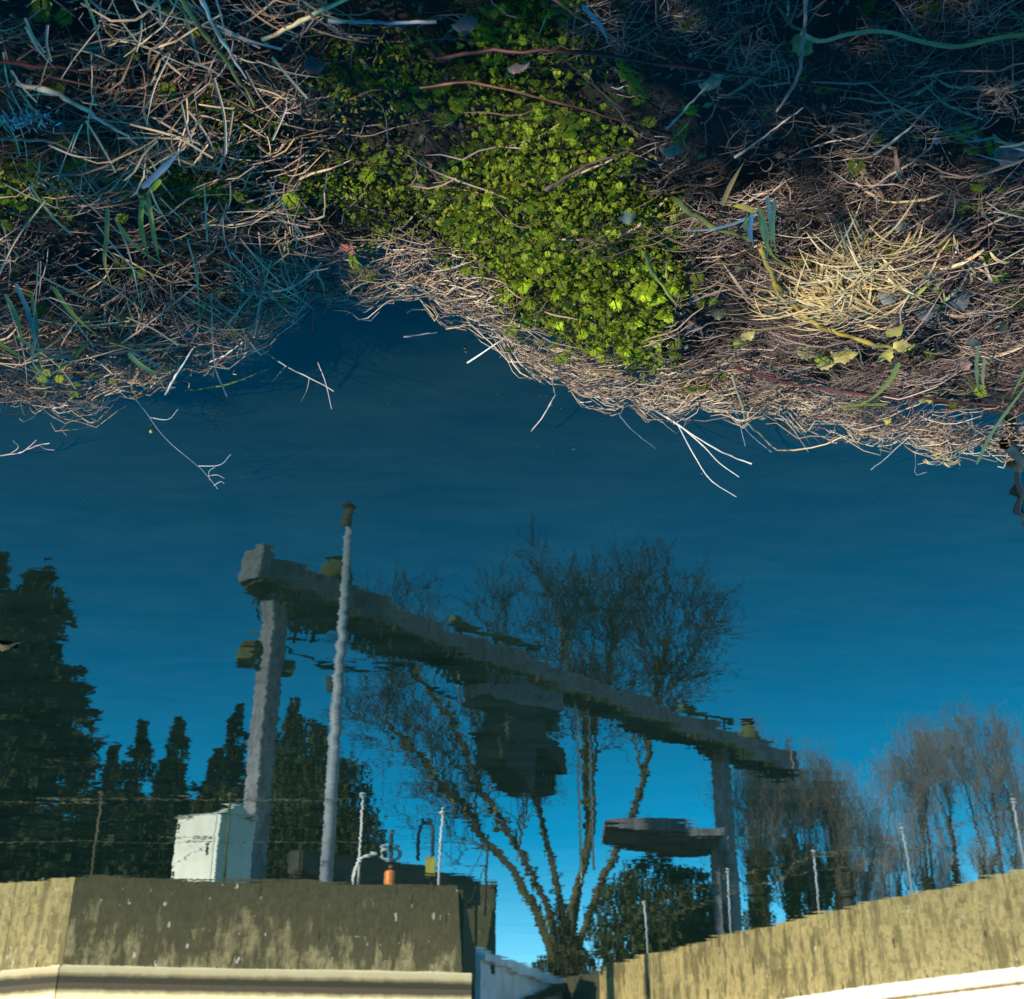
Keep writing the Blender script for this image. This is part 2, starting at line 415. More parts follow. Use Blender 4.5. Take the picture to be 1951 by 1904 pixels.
bmesh.ops.triangulate(bm, faces=[f for f in bm.faces if len(f.verts) > 4])
o = link('quay_ground', bm_mesh(bm, 'quay_ground', M['turf'])); props(o, 'level grassy ground behind the far quay walls', 'ground', kind='structure')

def wall_run(name, pts, mats, label, plinth_mat, batter_end=None, ext=0.0):
    th = empty(name, ((pts[0][0]+pts[-1][0])/2, -(pts[0][1]+pts[-1][1])/2, 0), label, 'wall')
    n = len(pts) - 1
    P = np.array([(x, -d) for x, d in pts])
    nor = []
    for i in range(n):
        dv = unit(P[i+1] - P[i]); nn = np.array([-dv[1], dv[0]])
        if nn[1] < 0: nn = -nn          # faces the canal (towards +y)
        nor.append(nn)
    def vn(i):
        if i == 0: return nor[0]
        if i == n: return nor[-1]
        k = unit(nor[i-1] + nor[i]); return k/max(0.5, (k*nor[i]).sum())
    for i in range(n):
        a, b = P[i].copy(), P[i+1].copy(); dv = unit(b - a)
        a2, b2 = a + dv*0.002, b - dv*0.002
        quad = [a2, b2, b2 - vn(i+1)*0.34, a2 - vn(i)*0.34]
        to = None
        if batter_end and i == n-1: to = [(0, 0), (-batter_end, 0), (-batter_end, 0), (0, 0)]
        link('concrete_panel', bm_mesh(prism(quad, -1.0, QZ, 0.004, to), 'concrete_panel', mats[i]), th)
        e = 0.03 if (batter_end and i == n-1) else 0
        pq = [a2 + vn(i)*0.045, b2 + vn(i+1)*0.045 + dv*e, b2 - vn(i+1)*0.05 + dv*e, a2 - vn(i)*0.05]
        link('footing', bm_mesh(prism(pq, -1.1, 0.19, 0.015), 'footing', plinth_mat), th)
    return th
wall_run('quay_wall', LW, [M['wall_lit']]*2 + [M['wall_lit'], M['wall_dark']],
         'algae darkened concrete quay wall below the tall mast and white cabinet', M['plinth'], 0.16)
wall_run('quay_wall', RW, [M['wall_end'], M['wall_lit2'], M['wall_lit2'], M['wall_lit2'], M['wall_lit'], M['wall_lit'], M['wall_lit'], M['wall_lit']],
         'sunlit ochre concrete wing wall receding towards the lock gate', M['plinth2'])
# return wall of the left pier, its shade put into a darker concrete
link_w = empty('lock_side_wall', (-0.66, -20, 0), 'concrete side wall of the lock mouth with shade in its dark colour', 'wall')
link('concrete_panel', bm_mesh(prism([(-0.94, -16.63), (-0.60, -16.63), (-0.60, -22.0), (-0.94, -22.0)], -1, QZ, 0.012), 'concrete_panel', M['wall_end']), link_w)
link('concrete_panel', bm_mesh(prism([(-0.94, -22.02), (-0.60, -22.02), (-0.60, -30.0), (-0.94, -30.0)], -1, QZ, 0.012), 'concrete_panel', M['wall_end']), link_w)

# lock gate, oblique across the mouth
g0 = np.array([-0.55, -21.9]); g1 = np.array([0.98, -26.2]); gl = np.linalg.norm(g1-g0); ga = math.atan2(*(g1-g0)[::-1])
GM = Matrix.Translation((g0[0], g0[1], 0)) @ Matrix.Rotation(ga, 4, 'Z')
gate = empty('lock_gate', (g0[0], g0[1], 0), 'pale blue grey lock gate closing the mouth between the walls', 'gate')
for k in range(9):
    link('board', bm_mesh(box_geo(gl*k/9+0.006, gl*(k+1)/9-0.006, -0.05, 0.05, -0.8, QZ+0.02, GM, 0.008), 'board', M['gate']), gate)
for z0 in (0.25, 1.02):
    link('cross_beam', bm_mesh(box_geo(0, gl, 0.052, 0.13, z0, z0+0.16, GM, 0.01), 'cross_beam', M['gate']), gate)
dia = Matrix.Translation((gl/2, 0.16, 0.66)) @ Matrix.Rotation(-0.2, 4, 'Y')
link('diagonal_brace', bm_mesh(box_geo(-gl*0.48, gl*0.48, -0.025, 0.025, -0.07, 0.07, GM @ dia, 0.01), 'diagonal_brace', M['timber']), gate)
# mossy pier on the quay behind the gate
pr = empty('concrete_pier', (-0.95, -22.8, QZ), 'dark mossy upright concrete pier beside the lock gate', 'pier')
link('shaft', bm_mesh(box_geo(-1.5, -0.28, -23.3, -22.3, QZ-0.3, 2.26, None, 0.03), 'shaft', M['wall_end']), pr)
link('cap', bm_mesh(box_geo(-1.53, -0.25, -23.33, -22.27, 2.262, 2.34, None, 0.02), 'cap', M['wall_end']), pr)

# ------------------------------------------------------------------ gantry
B0 = np.array([-3.78, -17.3]); B1 = np.array([6.15, -28.4])      # beam ends (plan)
BZ0, BZ1 = 5.74, 6.12
bd = unit(B1 - B0); bl = np.linalg.norm(B1 - B0)
BM = Matrix.Translation((B0[0], B0[1], 0)) @ Matrix.Rotation(math.atan2(bd[1], bd[0]), 4, 'Z')
def bxy(u, v=0): p = B0 + bd*u; n_ = np.array([-bd[1], bd[0]]); return p + n_*v     # v>0 = canal side? (left of direction)
gan = empty('lifting_gantry', (B0[0], B0[1], QZ), 'grey concrete lifting gantry spanning the lock mouth with hoist', 'gantry')
beam = link('beam', bm_mesh(box_geo(0, bl, -0.19, 0.19, BZ0, BZ1, BM, 0.02), 'beam', M['gantry']), gan)
link('bottom_flange', bm_mesh(box_geo(0.02, bl-0.02, -0.24, 0.24, BZ0-0.12, BZ0-0.003, BM, 0.015), 'bottom_flange', M['mossiron']), gan)
link('end_cap', bm_mesh(box_geo(-0.06, 0.16, -0.24, 0.24, BZ0-0.06, BZ1+0.10, BM, 0.02), 'end_cap', M['gantry']), gan)
link('end_cap', bm_mesh(box_geo(bl-0.16, bl+0.06, -0.23, 0.23, BZ0-0.06, BZ1+0.04, BM, 0.02), 'end_cap', M['gantry']), gan)
def leg(u, w, base=QZ-0.2):
    bm = box_geo(u-w/2, u+w/2, -w/2, w/2, base, BZ0-0.12, BM, 0.03)
    return link('leg', bm_mesh(bm, 'leg', M['gantry']), gan)
lg = leg(0.45, 0.28); leg(12.15, 0.29)
link('bracket', bm_mesh(prism([tuple(bxy(0.62, -0.1)), tuple(bxy(1.15, -0.1)), tuple(bxy(1.15, 0.1)), tuple(bxy(0.62, 0.1))], BZ0-0.42, BZ0-0.123, 0.01), 'bracket', M['darksteel']), gan)
for u in (1.0, 3.2, 7.4, 9.4, 11.9):
    jp = link('joint_plate', bm_mesh(box_geo(u-0.14, u+0.14, -0.203, -0.1905, BZ0+0.03, BZ1-0.03, BM, 0.003), 'joint_plate', M['darksteel']), gan)
    for du in (-0.09, 0.09):
        for dz in (0.08, 0.28):
            link('bolt', bm_mesh(box_geo(u+du-0.02, u+du+0.02, -0.216, -0.2035, BZ0+dz, BZ0+dz+0.04, BM, 0.003), 'bolt', M['mossiron']), jp)
# floodlights on the near leg
def flood(u, v, z, tilt):
    c = bxy(u, v); mm = Matrix.Translation((c[0], c[1], z)) @ Matrix.Rotation(tilt, 4, 'Z') @ Matrix.Rotation(0.5, 4, 'X')
    o = link('floodlight', bm_mesh(box_geo(-0.13, 0.13, -0.09, 0.09, -0.11, 0.11, mm, 0.03), 'floodlight', M['mossiron']), gan)
    link('bracket', bm_mesh(tube_bm([tuple(bxy(0.45, 0)) + (z-0.12,), (c[0], c[1], z-0.10)], 0.02, 6), 'bracket', M['mossiron']), o)
flood(0.20, -0.16, 4.82, 0.4); flood(0.70, 0.03, 4.55, -0.5); flood(0.16, -0.18, 4.62, 0.2)
# bell shaped bearing caps and steel runners on top of the beam
for u, sc in ((1.55, 1.0), (13.35, 0.9)):
    c = bxy(u); mm = Matrix.Translation((c[0], c[1], BZ1-0.01)) @ Matrix.Scale(sc, 4)
    o = link('bearing_bell', bm_mesh(lathe([(0.26, 0), (0.27, 0.10), (0.22, 0.28), (0.12, 0.38), (0.10, 0.44)], 14, mm), 'bearing_bell', M['mossiron']), gan)
    link('lid', bm_mesh(lathe([(0.10, 0.44), (0.17, 0.45), (0.17, 0.48), (0.05, 0.50)], 12, mm), 'lid', M['darksteel']), o)
for u0, u1 in ((4.1, 6.4), (10.8, 12.7)):
    o = link('runner', bm_mesh(box_geo(u0, u1, -0.06, 0.06, BZ1+0.20, BZ1+0.30, BM, 0.01), 'runner', M['mossiron']), gan)
    for u in (u0+0.3, (u0+u1)/2, u1-0.3):
        link('stud', bm_mesh(box_geo(u-0.02, u+0.02, -0.02, 0.02, BZ1-0.01, BZ1+0.2, BM), 'stud', M['darksteel']), o)
# trolley and hoist
tr = link('trolley_box', bm_mesh(box_geo(4.75, 6.75, -0.28, 0.28, BZ0-0.62, BZ0-0.123, BM, 0.03), 'trolley_box', M['gantry']), gan)
link('trolley_sole', bm_mesh(box_geo(4.65, 6.65, -0.25, 0.25, BZ0-0.84, BZ0-0.623, BM, 0.05), 'trolley_sole', M['darksteel']), tr)
hz = BZ0-0.84
def plate(poly_uz, v0, v1, mat):
    bm = bmesh.new()
    A = [bm.verts.new((*bxy(u, v0), z)) for u, z in poly_uz]; Bv = [bm.verts.new((*bxy(u, v1), z)) for u, z in poly_uz]
    n = len(A); bm.faces.new(A); bm.faces.new(Bv[::-1])
    for i in range(n): bm.faces.new((A[i], A[(i+1) % n], Bv[(i+1) % n], Bv[i]))
    bmesh.ops.recalc_face_normals(bm, faces=bm.faces[:])
    bmesh.ops.bevel(bm, geom=bm.edges[:], offset=0.02, segments=1, affect='EDGES')
    return bm
ho = link('hoist', bm_mesh(plate([(5.25, hz-0.003), (6.2, hz-0.003), (6.25, hz-0.22), (6.75, hz-0.36), (6.8, hz-0.85), (6.35, hz-0.55), (6.0, hz-0.50), (5.95, hz-1.18), (5.5, hz-1.08), (5.1, hz-0.9), (5.05, hz-0.52), (4.85, hz-0.45), (5.2, hz-0.3)], -0.28, 0.28, M['darksteel']), 'hoist', M['darksteel']), gan)
link('drum', bm_mesh(tube_bm([(*bxy(5.4, -0.36), hz-0.4), (*bxy(5.4, 0.36), hz-0.4)], 0.22, 14), 'drum', M['darksteel']), ho)
for k in range(7):
    u = 5.9 + 0.11*k; link('tooth', bm_mesh(box_geo(u-0.02, u+0.02, -0.2, 0.2, hz-0.9-0.03*k, hz-0.68-0.03*k, BM), 'tooth', M['darksteel']), ho)
for u, v, l in ((7.3, 0.1, 3.2), (7.9, -0.1, 2.9), (4.72, -0.37, 0.62)):
    c = bxy(u, v); zt = BZ0-0.12 if u > 6 else BZ0-0.1
    link('cable', bm_mesh(tube_bm([(c[0], c[1], zt), (c[0]+0.03, c[1], zt-l)], 0.022, 6), 'cable', M['white']), gan)
# drooping feeder cable below the near end
cpts = [(*bxy(0.62, -0.26), BZ0-0.55), (*bxy(1.0, -0.3), BZ0-0.72), (*bxy(1.6, -0.3), BZ0-0.80), (*bxy(2.6, -0.3), BZ0-0.62), (*bxy(3.4, -0.3), BZ0-0.3), (*bxy(3.9, -0.3), BZ0-0.62), (*bxy(4.6, -0.3), BZ0-0.58)]
link('feeder_cable', bm_mesh(tube_bm(cpts, 0.022, 6), 'feeder_cable', M['darksteel']), gan)
# curved service platform at the far leg
pl = []
N = 14
pp0 = refl(1150, 1575, 25.6); pp1 = refl(1372, 1592, 25.6)
bm = bmesh.new(); rows = []
for i in range(N+1):
    f_ = i/N; x = pp0[0] + (pp1[0]-pp0[0])*f_; zt = pp0[2] + (pp1[2]-pp0[2])*f_ + 0.10*math.sin(math.pi*min(1, f_*1.2)); th_ = 0.14 + 0.28*math.sin(math.pi*f_)**0.7
    rows.append([bm.verts.new((x, -25.1, zt)), bm.verts.new((x, -25.05, zt-th_*0.55)), bm.verts.new((x, -25.6, zt-th_)), bm.verts.new((x, -26.3, zt-th_)), bm.verts.new((x, -26.3, zt))])
for a, b in zip(rows[:-1], rows[1:]):
    for k in range(5): bm.faces.new((a[k], a[(k+1) % 5], b[(k+1) % 5], b[k]))
bm.faces.new(rows[0]); bm.faces.new(rows[-1][::-1]); bmesh.ops.recalc_face_normals(bm, faces=bm.faces[:])
fb = empty('footbridge', (pp1[0], -25.6, QZ), 'low dark grey curved footbridge slab beside the right gantry leg', 'footbridge')
link('deck', bm_mesh(bm, 'deck', M['slab']), fb)
for xx in (pp1[0]-0.1,):
    link('support', bm_mesh(box_geo(xx-0.07, xx+0.07, -26.0, -25.8, QZ-0.2, pp0[2]-0.2, None, 0.01), 'support', M['slab']), fb)

# ------------------------------------------------------------------ mast
def refl_base(px, D): return refl(px, 1680, D)[0]
ms_b = refl(625, 1670, 17.0); ms_t = refl(663, 972, 17.0)
mx = 0.5*(ms_b[0]+ms_t[0])
mast = empty('mast', (mx, -17.0, QZ), 'tall slim galvanised mast with dark capped tip beside gantry leg', 'mast')
link('pole', bm_mesh(tube_bm([(mx, -17, QZ-0.1), (mx, -17, 3.2), (mx, -17, 4.6), (mx, -17, ms_t[2]-0.3)], [0.088, 0.082, 0.072, 0.055], 12), 'pole', M['galv']), mast)
link('head', bm_mesh(tube_bm([(mx, -17, ms_t[2]-0.32), (mx, -17, ms_t[2]-0.25), (mx, -17, ms_t[2]+0.02)], [0.062, 0.085, 0.07], 12), 'head', M['brown']), mast)
link('cap', bm_mesh(lathe([(0.05, 0), (0.10, 0.02), (0.10, 0.06), (0.03, 0.11)], 12, Matrix.Translation((mx, -17, ms_t[2]+0.022))), 'cap', M['darksteel']), mast)
link('cleat', bm_mesh(box_geo(mx-0.16, mx-0.08, -17.03, -16.97, 3.95, 4.15, None, 0.01), 'cleat', M['darksteel']), mast)

# ------------------------------------------------------------------ cabinet
cc = refl(412, 1600, 17.0)
cab = empty('control_cabinet', (cc[0], -17.0, QZ), 'white steel control cabinet with low pitched top by the railing', 'cabinet')
CM = Matrix.Translation((cc[0]-0.0, -17.0, QZ)) @ Matrix.Rotation(R(33), 4, 'Z')
link('body', bm_mesh(box_geo(-0.42, 0.36, -0.32, 0.32, -0.05, 0.98, CM, 0.015), 'body', M['cream']), cab)
bm = bmesh.new()
vs = [bm.verts.new(p) for p in ((-0.45, -0.35, 0.983), (0.39, -0.35, 0.983), (0.39, 0.35, 0.983), (-0.45, 0.35, 0.983), (-0.45, 0, 1.13), (0.39, 0, 1.13))]
for f in ((0, 1, 5, 4), (2, 3, 4, 5), (0, 4, 3), (1, 2, 5), (3, 2, 1, 0)): bm.faces.new([vs[i] for i in f])
bm.transform(CM); link('lid', bm_mesh(bm, 'lid', M['cream']), cab)
dr = link('door', bm_mesh(box_geo(-0.36, 0.30, 0.322, 0.335, 0.06, 0.93, CM, 0.005), 'door', M['cream']), cab)
link('handle', bm_mesh(box_geo(0.20, 0.23, 0.336, 0.36, 0.45, 0.6, CM, 0.004), 'handle', M['darksteel']), dr)
for z_ in (0.2, 0.8): link('hinge', bm_mesh(box_geo(-0.375, -0.345, 0.336, 0.352, z_, z_+0.09, CM, 0.003), 'hinge', M['darksteel']), dr)
for k in range(5): link('vent_slot', bm_mesh(box_geo(-0.4275, -0.4215, -0.16, 0.16, 0.16+0.05*k, 0.185+0.05*k, CM), 'vent_slot', M['darksteel']), cab)
link('warning_strip', bm_mesh(box_geo(-0.434, -0.4215, 0.02, 0.12, 0.62, 0.92, CM, 0.002), 'warning_strip', M['yellow']), cab)

# ------------------------------------------------------------------ railings
def railing(name, pts, mats, label, h=1.17, sag=0.0, top=True):
    th = empty(name, (pts[0][0], pts[0][1], QZ), label, 'railing')
    for (x, y), m_ in zip(pts, mats):
        ln = rng.uniform(-0.03, 0.03)
        p = link('post', bm_mesh(tube_bm([(x, y, QZ-0.05), (x+ln*0.5, y, QZ+0.6), (x+ln, y, QZ+h)], 0.016, 8), 'post', m_), th)
        link('finial', bm_mesh(lathe([(0.015, 0), (0.04, 0.02), (0.04, 0.05), (0.01, 0.075)], 8, Matrix.Translation((x+ln, y, QZ+h))), 'finial', m_), p)
    for z in (QZ+h-0.03, QZ+0.63):
        L = []
        for (a, b) in zip(pts[:-1], pts[1:]):
            for k in range(5):
                f_ = k/5; L.append((a[0]+(b[0]-a[0])*f_, a[1]+(b[1]-a[1])*f_ + 0.03, z - sag*4*f_*(1-f_)))
        L.append((pts[-1][0], pts[-1][1]+0.03, z))
        link('rail', bm_mesh(tube_bm(L, 0.007, 6), 'rail', M['rail']), th)
lp = [refl(px, 1670, 16.6) for px in (-130, 175, 428, 683)]
lp = [(-14, -20.6), (-9.5, -18.4)] + [(p[0], p[1]) for p in lp]
railing('railing', lp, [M['brown'], M['brown'], M['brown'], M['brown'], M['green'], M['white']], 'thin olive railing with mixed posts above the dark quay wall')
lp2 = [refl(835, 1680, 16.9), refl(925, 1690, 18.3)]
lp2 = [(p[0], p[1]) for p in lp2] + [(-0.85, -22.0)]
railing('railing', lp2, [M['white'], M['darksteel'], M['white']], 'sagging chain railing turning back along the lock mouth', 1.05, 0.12)
rp = [refl(1213, 1800, 22.9), refl(1370, 1780, 20.3), refl(1538, 1740, 18.6), refl(1716, 1700, 17.2), refl(1932, 1665, 15.7)]
rp = [(p[0]+0.2, p[1]-0.15) for p in rp] + [(7.4, -14.2), (12, -12.95)]
railing('railing', rp, [M['galv']]*len(rp), 'thin wire railing with grey posts along the ochre wing wall', 0.9, 0.05)

# small things on the left quay
def pt(px, py, D): p = refl(px, py, D); return p
p = pt(742, 1680, 16.7)
o = empty('warning_beacon', (p[0], -16.7, QZ), 'small orange warning beacon on the quay edge', 'beacon')
link('base', bm_mesh(lathe([(0.055, 0.0), (0.055, 0.05)], 10, Matrix.Translation((p[0], -16.7, QZ-0.02))), 'base', M['darksteel']), o)
link('lens', bm_mesh(lathe([(0.06, 0.032), (0.07, 0.06), (0.07, 0.20), (0.05, 0.25), (0.02, 0.27)], 12, Matrix.Translation((p[0], -16.7, QZ))), 'lens', M['orange']), o)
p = pt(676, 1680, 16.5)
o = empty('bent_pipe', (p[0], -16.5, QZ), 'white bent vent pipe standing at the quay edge', 'pipe')
link('pipe', bm_mesh(tube_bm([(p[0], -16.5, QZ-0.05), (p[0]-0.03, -16.5, QZ+0.15), (p[0]+0.03, -16.5, QZ+0.33), (p[0]+0.12, -16.5, QZ+0.42), (p[0]+0.26, -16.5, QZ+0.47)], 0.022, 8), 'pipe', M['white']), o)
link('flange', bm_mesh(lathe([(0.06, -0.02), (0.06, 0.03)], 10, Matrix.Translation((p[0], -16.5, QZ))), 'flange', M['white']), o)
p = pt(745, 1610, 18.0)
o = empty('lifebuoy_stand', (p[0], -18.0, QZ), 'pale blue lifebuoy hung on a post behind the beacon', 'lifebuoy')
link('post', bm_mesh(tube_bm([(p[0], -18.06, QZ-0.05), (p[0], -18.06, p[2]+0.2)], 0.03, 8), 'post', M['darksteel']), o)
ring = [(p[0]+0.13*math.cos(k/16*2*math.pi), -18.0, p[2]-0.1+0.13*math.sin(k/16*2*math.pi)) for k in range(17)]
link('ring', bm_mesh(tube_bm(ring, 0.03, 8), 'ring', M['galv']), o)
p = pt(820, 1650, 18.3)
o = empty('sign_board', (p[0], -18.3, QZ), 'small yellow green board on a hooked post', 'sign')
link('board', bm_mesh(box_geo(p[0]-0.07, p[0]+0.07, -18.33, -18.29, p[2]-0.14, p[2]+0.14, None, 0.006), 'board', M['yellow']), o)
zt = pt(820, 1560, 18.3)[2]
link('post', bm_mesh(tube_bm([(p[0]+0.02, -18.37, QZ-0.05), (p[0]+0.02, -18.37, zt-0.1), (p[0]-0.03, -18.37, zt), (p[0]-0.13, -18.37, zt), (p[0]-0.18, -18.37, zt-0.12), (p[0]-0.18, -18.37, zt-0.6)], 0.024, 8), 'post', M['darksteel']), o)
# balance beam
b0 = refl(560, 1640, 19.0); b1 = refl(905, 1690, 21.7)
o = empty('balance_beam', (b1[0], b1[1], QZ), 'heavy dark timber balance beam of the lock gate', 'beam')
dv = unit((b1-b0)[:2]); nn = np.array([-dv[1], dv[0]])*0.16
link('timber', bm_mesh(prism([tuple(b0[:2]+nn), tuple(b0[:2]-nn), tuple(b1[:2]-nn), tuple(b1[:2]+nn)], QZ+0.62, QZ+1.05, 0.03), 'timber', M['timber']), o)
for f_ in (0.15, 0.9):
    c = b0[:2]*(1-f_) + b1[:2]*f_
    link('trestle', bm_mesh(box_geo(c[0]-0.09, c[0]+0.09, c[1]-0.09, c[1]+0.09, QZ-0.1, QZ+0.617, None, 0.01), 'trestle', M['timber']), o)
# mooring bollard on the right wall
p = refl(1610, 1760, 18.4)
o = empty('mooring_bollard', (p[0]+0.1, -18.5, QZ), 'squat dark iron mooring bollard on the ochre wall', 'bollard')
BMx = Matrix.Translation((p[0]+0.1, -18.5, QZ-0.02))
link('shaft', bm_mesh(lathe([(0.11, 0), (0.09, 0.06), (0.075, 0.22)], 12, BMx), 'shaft', M['darksteel']), o)
link('head', bm_mesh(lathe([(0.075, 0.221), (0.13, 0.25), (0.13, 0.31), (0.06, 0.35)], 12, BMx), 'head', M['darksteel']), o)

# ------------------------------------------------------------------ trees
def jitter_line(P0, D, L, K, wob, upb=0.0):
    """P0 [N,3], D [N,3] unit, L [N] -> [N,K,3] wandering shoots"""
    N = len(P0); P = np.empty((N, K, 3)); P[:, 0] = P0; d = D.copy()
    for k in range(1, K):
        d = unit(d + rng.normal(size=(N, 3))*wob + np.array([0, 0, upb])); P[:, k] = P[:, k-1] + d*(L/(K-1))[:, None]
    return P
def spawn(P, Rr, M_, tmin, tmax, L, spread, upb, K, wob, rmul, out=None):
    N, Kp, _ = P.shape
    t_ = rng.uniform(tmin, tmax, (N, M_)); ii = np.repeat(np.arange(N), M_); tt = t_.ravel()*(Kp-1)
    k0 = np.minimum(tt.astype(int), Kp-2); f_ = (tt-k0)[:, None]
    p0 = P[ii, k0]*(1-f_) + P[ii, k0+1]*f_; tg = unit(P[ii, k0+1]-P[ii, k0])
    r0 = Rr[ii, k0]*(1-f_[:, 0]) + Rr[ii, k0+1]*f_[:, 0]
    d = unit(tg + rdir(len(ii))*spread + np.array([0, 0, upb]))
    ln = L*rng.uniform(0.55, 1.25, len(ii))*(1.15-0.45*t_.ravel())
    C = jitter_line(p0, d, ln, K, wob, upb*0.3)
    rc = np.outer(r0*rmul, np.linspace(1, 0.3, K))
    return C, rc
def colvar(n, c, v=0.3, h=0.12):
    c = np.asarray(c, float)
    return np.clip(c*(1+rng.uniform(-v, v, (n, 1))) * (1+rng.uniform(-h, h, (n, 3))), 0.002, 1)
def twig_tree(name, base, stems, label, group=None, lim=(9, 9, 8), llen=(3.0, 1.5, 0.75), bark=(0.10, 0.085, 0.03), twigc=(0.075, 0.062, 0.05), ivy=None, r0=0.14, up=0.25, tw_r=0.006, spread=(0.75, 0.9, 0.9)):
    th = empty(name, base, label, 'tree', group)
    K = stems.shape[1]; N = len(stems)
    Rs = np.outer(rng.uniform(0.8, 1.1, N)*r0, np.linspace(1, 0.22, K))
    g1 = tubes(stems, Rs, colvar(N, bark), 8)
    P1, R1 = spawn(stems, Rs, lim[0], 0.35, 0.98, llen[0], spread[0], up, 7, 0.16, 0.55)
    g2 = tubes(P1, R1, colvar(len(P1), bark), 5)
    link('trunk', mesh_np('trunk', *cat_geo([g1, g2])), th, M['bark'])
    P2, R2 = spawn(P1, R1, lim[1], 0.2, 1.0, llen[1], spread[1], up, 5, 0.2, 0.55); R2 = np.maximum(R2, tw_r*1.3)
    P3, R3 = spawn(P2, R2, lim[2], 0.15, 1.0, llen[2], spread[2], up*0.8, 4, 0.22, 0.6); R3 = np.maximum(R3, tw_r)
    g3 = tubes(P2, R2, colvar(len(P2), twigc), 3); g4 = tubes(P3, R3, colvar(len(P3), twigc), 3)
    link('crown', mesh_np('crown', *cat_geo([g3, g4])), th, M['bark'])
    if ivy:
        n, rad, hmax = ivy
        ii = rng.integers(0, N, n); tt = rng.uniform(0.0, hmax, n)**0.9*(K-1); k0 = np.minimum(tt.astype(int), K-2); f_ = (tt-k0)[:, None]
        c = stems[ii, k0]*(1-f_) + stems[ii, k0+1]*f_
        lump = 0.35 + 0.65*np.abs(np.sin(tt*2.1+ii*1.3)*np.sin(tt*0.9+ii))
        c = c + rdir(n)*(rad*lump*rng.uniform(0.3, 1.0, n))[:, None]
        u = unit(rdir(n)*[1, 1, 0.6] + [0, 0, -0.4]); v_ = unit(np.cross(u, rdir(n)))
        s_ = rng.uniform(0.05, 0.10, n)[:, None]
        link('ivy', mesh_np('ivy', *cards(c, u*s_*1.1, v_*s_*0.8, colvar(n, (0.12, 0.13, 0.022), 0.45)), smooth_=False), th, M['needle'])
    return th
def stem_from(pts, n=9):
    P = np.array(pts, float); t_ = np.linspace(0, 1, len(P)); tn = np.linspace(0, 1, n)
    Q = np.stack([np.interp(tn, t_, P[:, k]) for k in range(3)], 1)
    Q[1:-1] += rng.normal(size=(n-2, 3))*0.04
    return Q
# the big many-stemmed bare tree behind the lock
DT = 30.0
def T(px, py, dd=0.0): return refl(px, 1850-(1850-py)*0.85, DT+dd)
bs = T(1075, 1850); bs[2] = QZ-0.1
st = [[bs, T(1050, 1770, .4), T(985, 1640, .6), T(910, 1530, .8), T(840, 1440, 1), T(790, 1370, 1), T(745, 1310, 1.2), T(715, 1260, 1.3)],
      [bs, T(1060, 1760), T(1020, 1640, -0.5), T(960, 1520, -0.5), T(900, 1400, -1), T(860, 1290, -1), T(800, 1180, -1), T(770, 1120, -1)],
      [bs, T(1075, 1750), T(1048, 1600, .3), T(1020, 1480, .5), T(1000, 1350, .5), T(975, 1200, .6), T(950, 1110, .8), T(940, 1060, 0.8)],
      [bs, T(1085, 1760), T(1110, 1620), T(1130, 1480), T(1122, 1350), T(1100, 1220), T(1075, 1120), T(1065, 1050)],
      [bs, T(1085, 1740, 1), T(1125, 1560, 1), T(1110, 1400, 1), T(1130, 1300, 1), T(1165, 1200, 1.3), T(1170, 1120, 1.5), T(1165, 1050, 1.5)],
      [bs, T(1110, 1740, -.6), T(1190, 1560, -1), T(1235, 1400, -1), T(1240, 1300, -1.4), T(1255, 1200, -1.7), T(1262, 1130, -2), T(1275, 1090, -2)]]
stems = np.stack([stem_from(s, 11) for s in st])
twig_tree('bare_tree', (bs[0], -DT, QZ), stems, 'large bare many stemmed tree fanning out behind the lock gate', lim=(13, 10, 8), llen=(2.3, 1.35, 0.8), r0=0.115, up=0.22, tw_r=0.0065, twigc=(0.055, 0.045, 0.035),
          bark=(0.085, 0.075, 0.04), ivy=(1500, 0.22, 0.9))
# slender ivy clad trees in the row at the right
rowt = [(1440, 1500, 36, 0.9, 1), (1495, 1480, 37, 1.0, 1), (1545, 1500, 39, 0.9, 1), (1590, 1520, 38, 1.0, 1), (1640, 1510, 41, 0.9, 0), (1700, 1440, 44, 0.9, 0),
        (1765, 1400, 45, 1.0, 0), (1815, 1370, 47, 0.8, 0), (1865, 1360, 45, 1.0, 0), (1915, 1350, 46, 0.9, 0), (1965, 1345, 45, 1.0, 0), (2040, 1350, 46, 1.0, 0), (2120, 1370, 46, 1, 0)]
for i, (px, pyt, D, sc, thick) in enumerate(rowt):
    b = refl(px, 1700, D); tp = refl(px-12, pyt+(45 if thick else 95), D)
    lean = rng.uniform(-0.5, 0.1)
    nst = 2 if i % 3 else 3
    S_ = np.stack([stem_from([(b[0], -D, QZ-0.1), (b[0]+lean*0.3+rng.uniform(-.25, .25), -D, QZ+0.35*(tp[2]-QZ)), (tp[0]+rng.uniform(-.6, .6), -D+rng.uniform(-.4, .4), QZ+0.72*(tp[2]-QZ)), (tp[0]+rng.uniform(-1.0, 1.0), -D+rng.uniform(-.6, .6), tp[2])], 9) for _ in range(nst)])
    lab = ('slim bare tree thick with ivy behind the right gantry leg', 'bushy ivied trees by the gantry leg') if thick else ('slender leafless ivy streaked tree in the row beyond the ochre wall', 'tree row beyond the ochre wall')
    twig_tree('ivy_clad_tree', (b[0], -D, QZ), S_, lab[0], lab[1], lim=(10, 8, 7), llen=(1.9, 1.3, 0.8), r0=0.09, up=0.5, bark=(0.10, 0.085, 0.04), twigc=(0.34, 0.30, 0.24) if thick else (0.40, 0.38, 0.36), ivy=(3600 if thick else 700, 0.50 if thick else 0.24, 0.75 if thick else 0.55), tw_r=0.005, spread=(0.75, 0.85, 0.9))
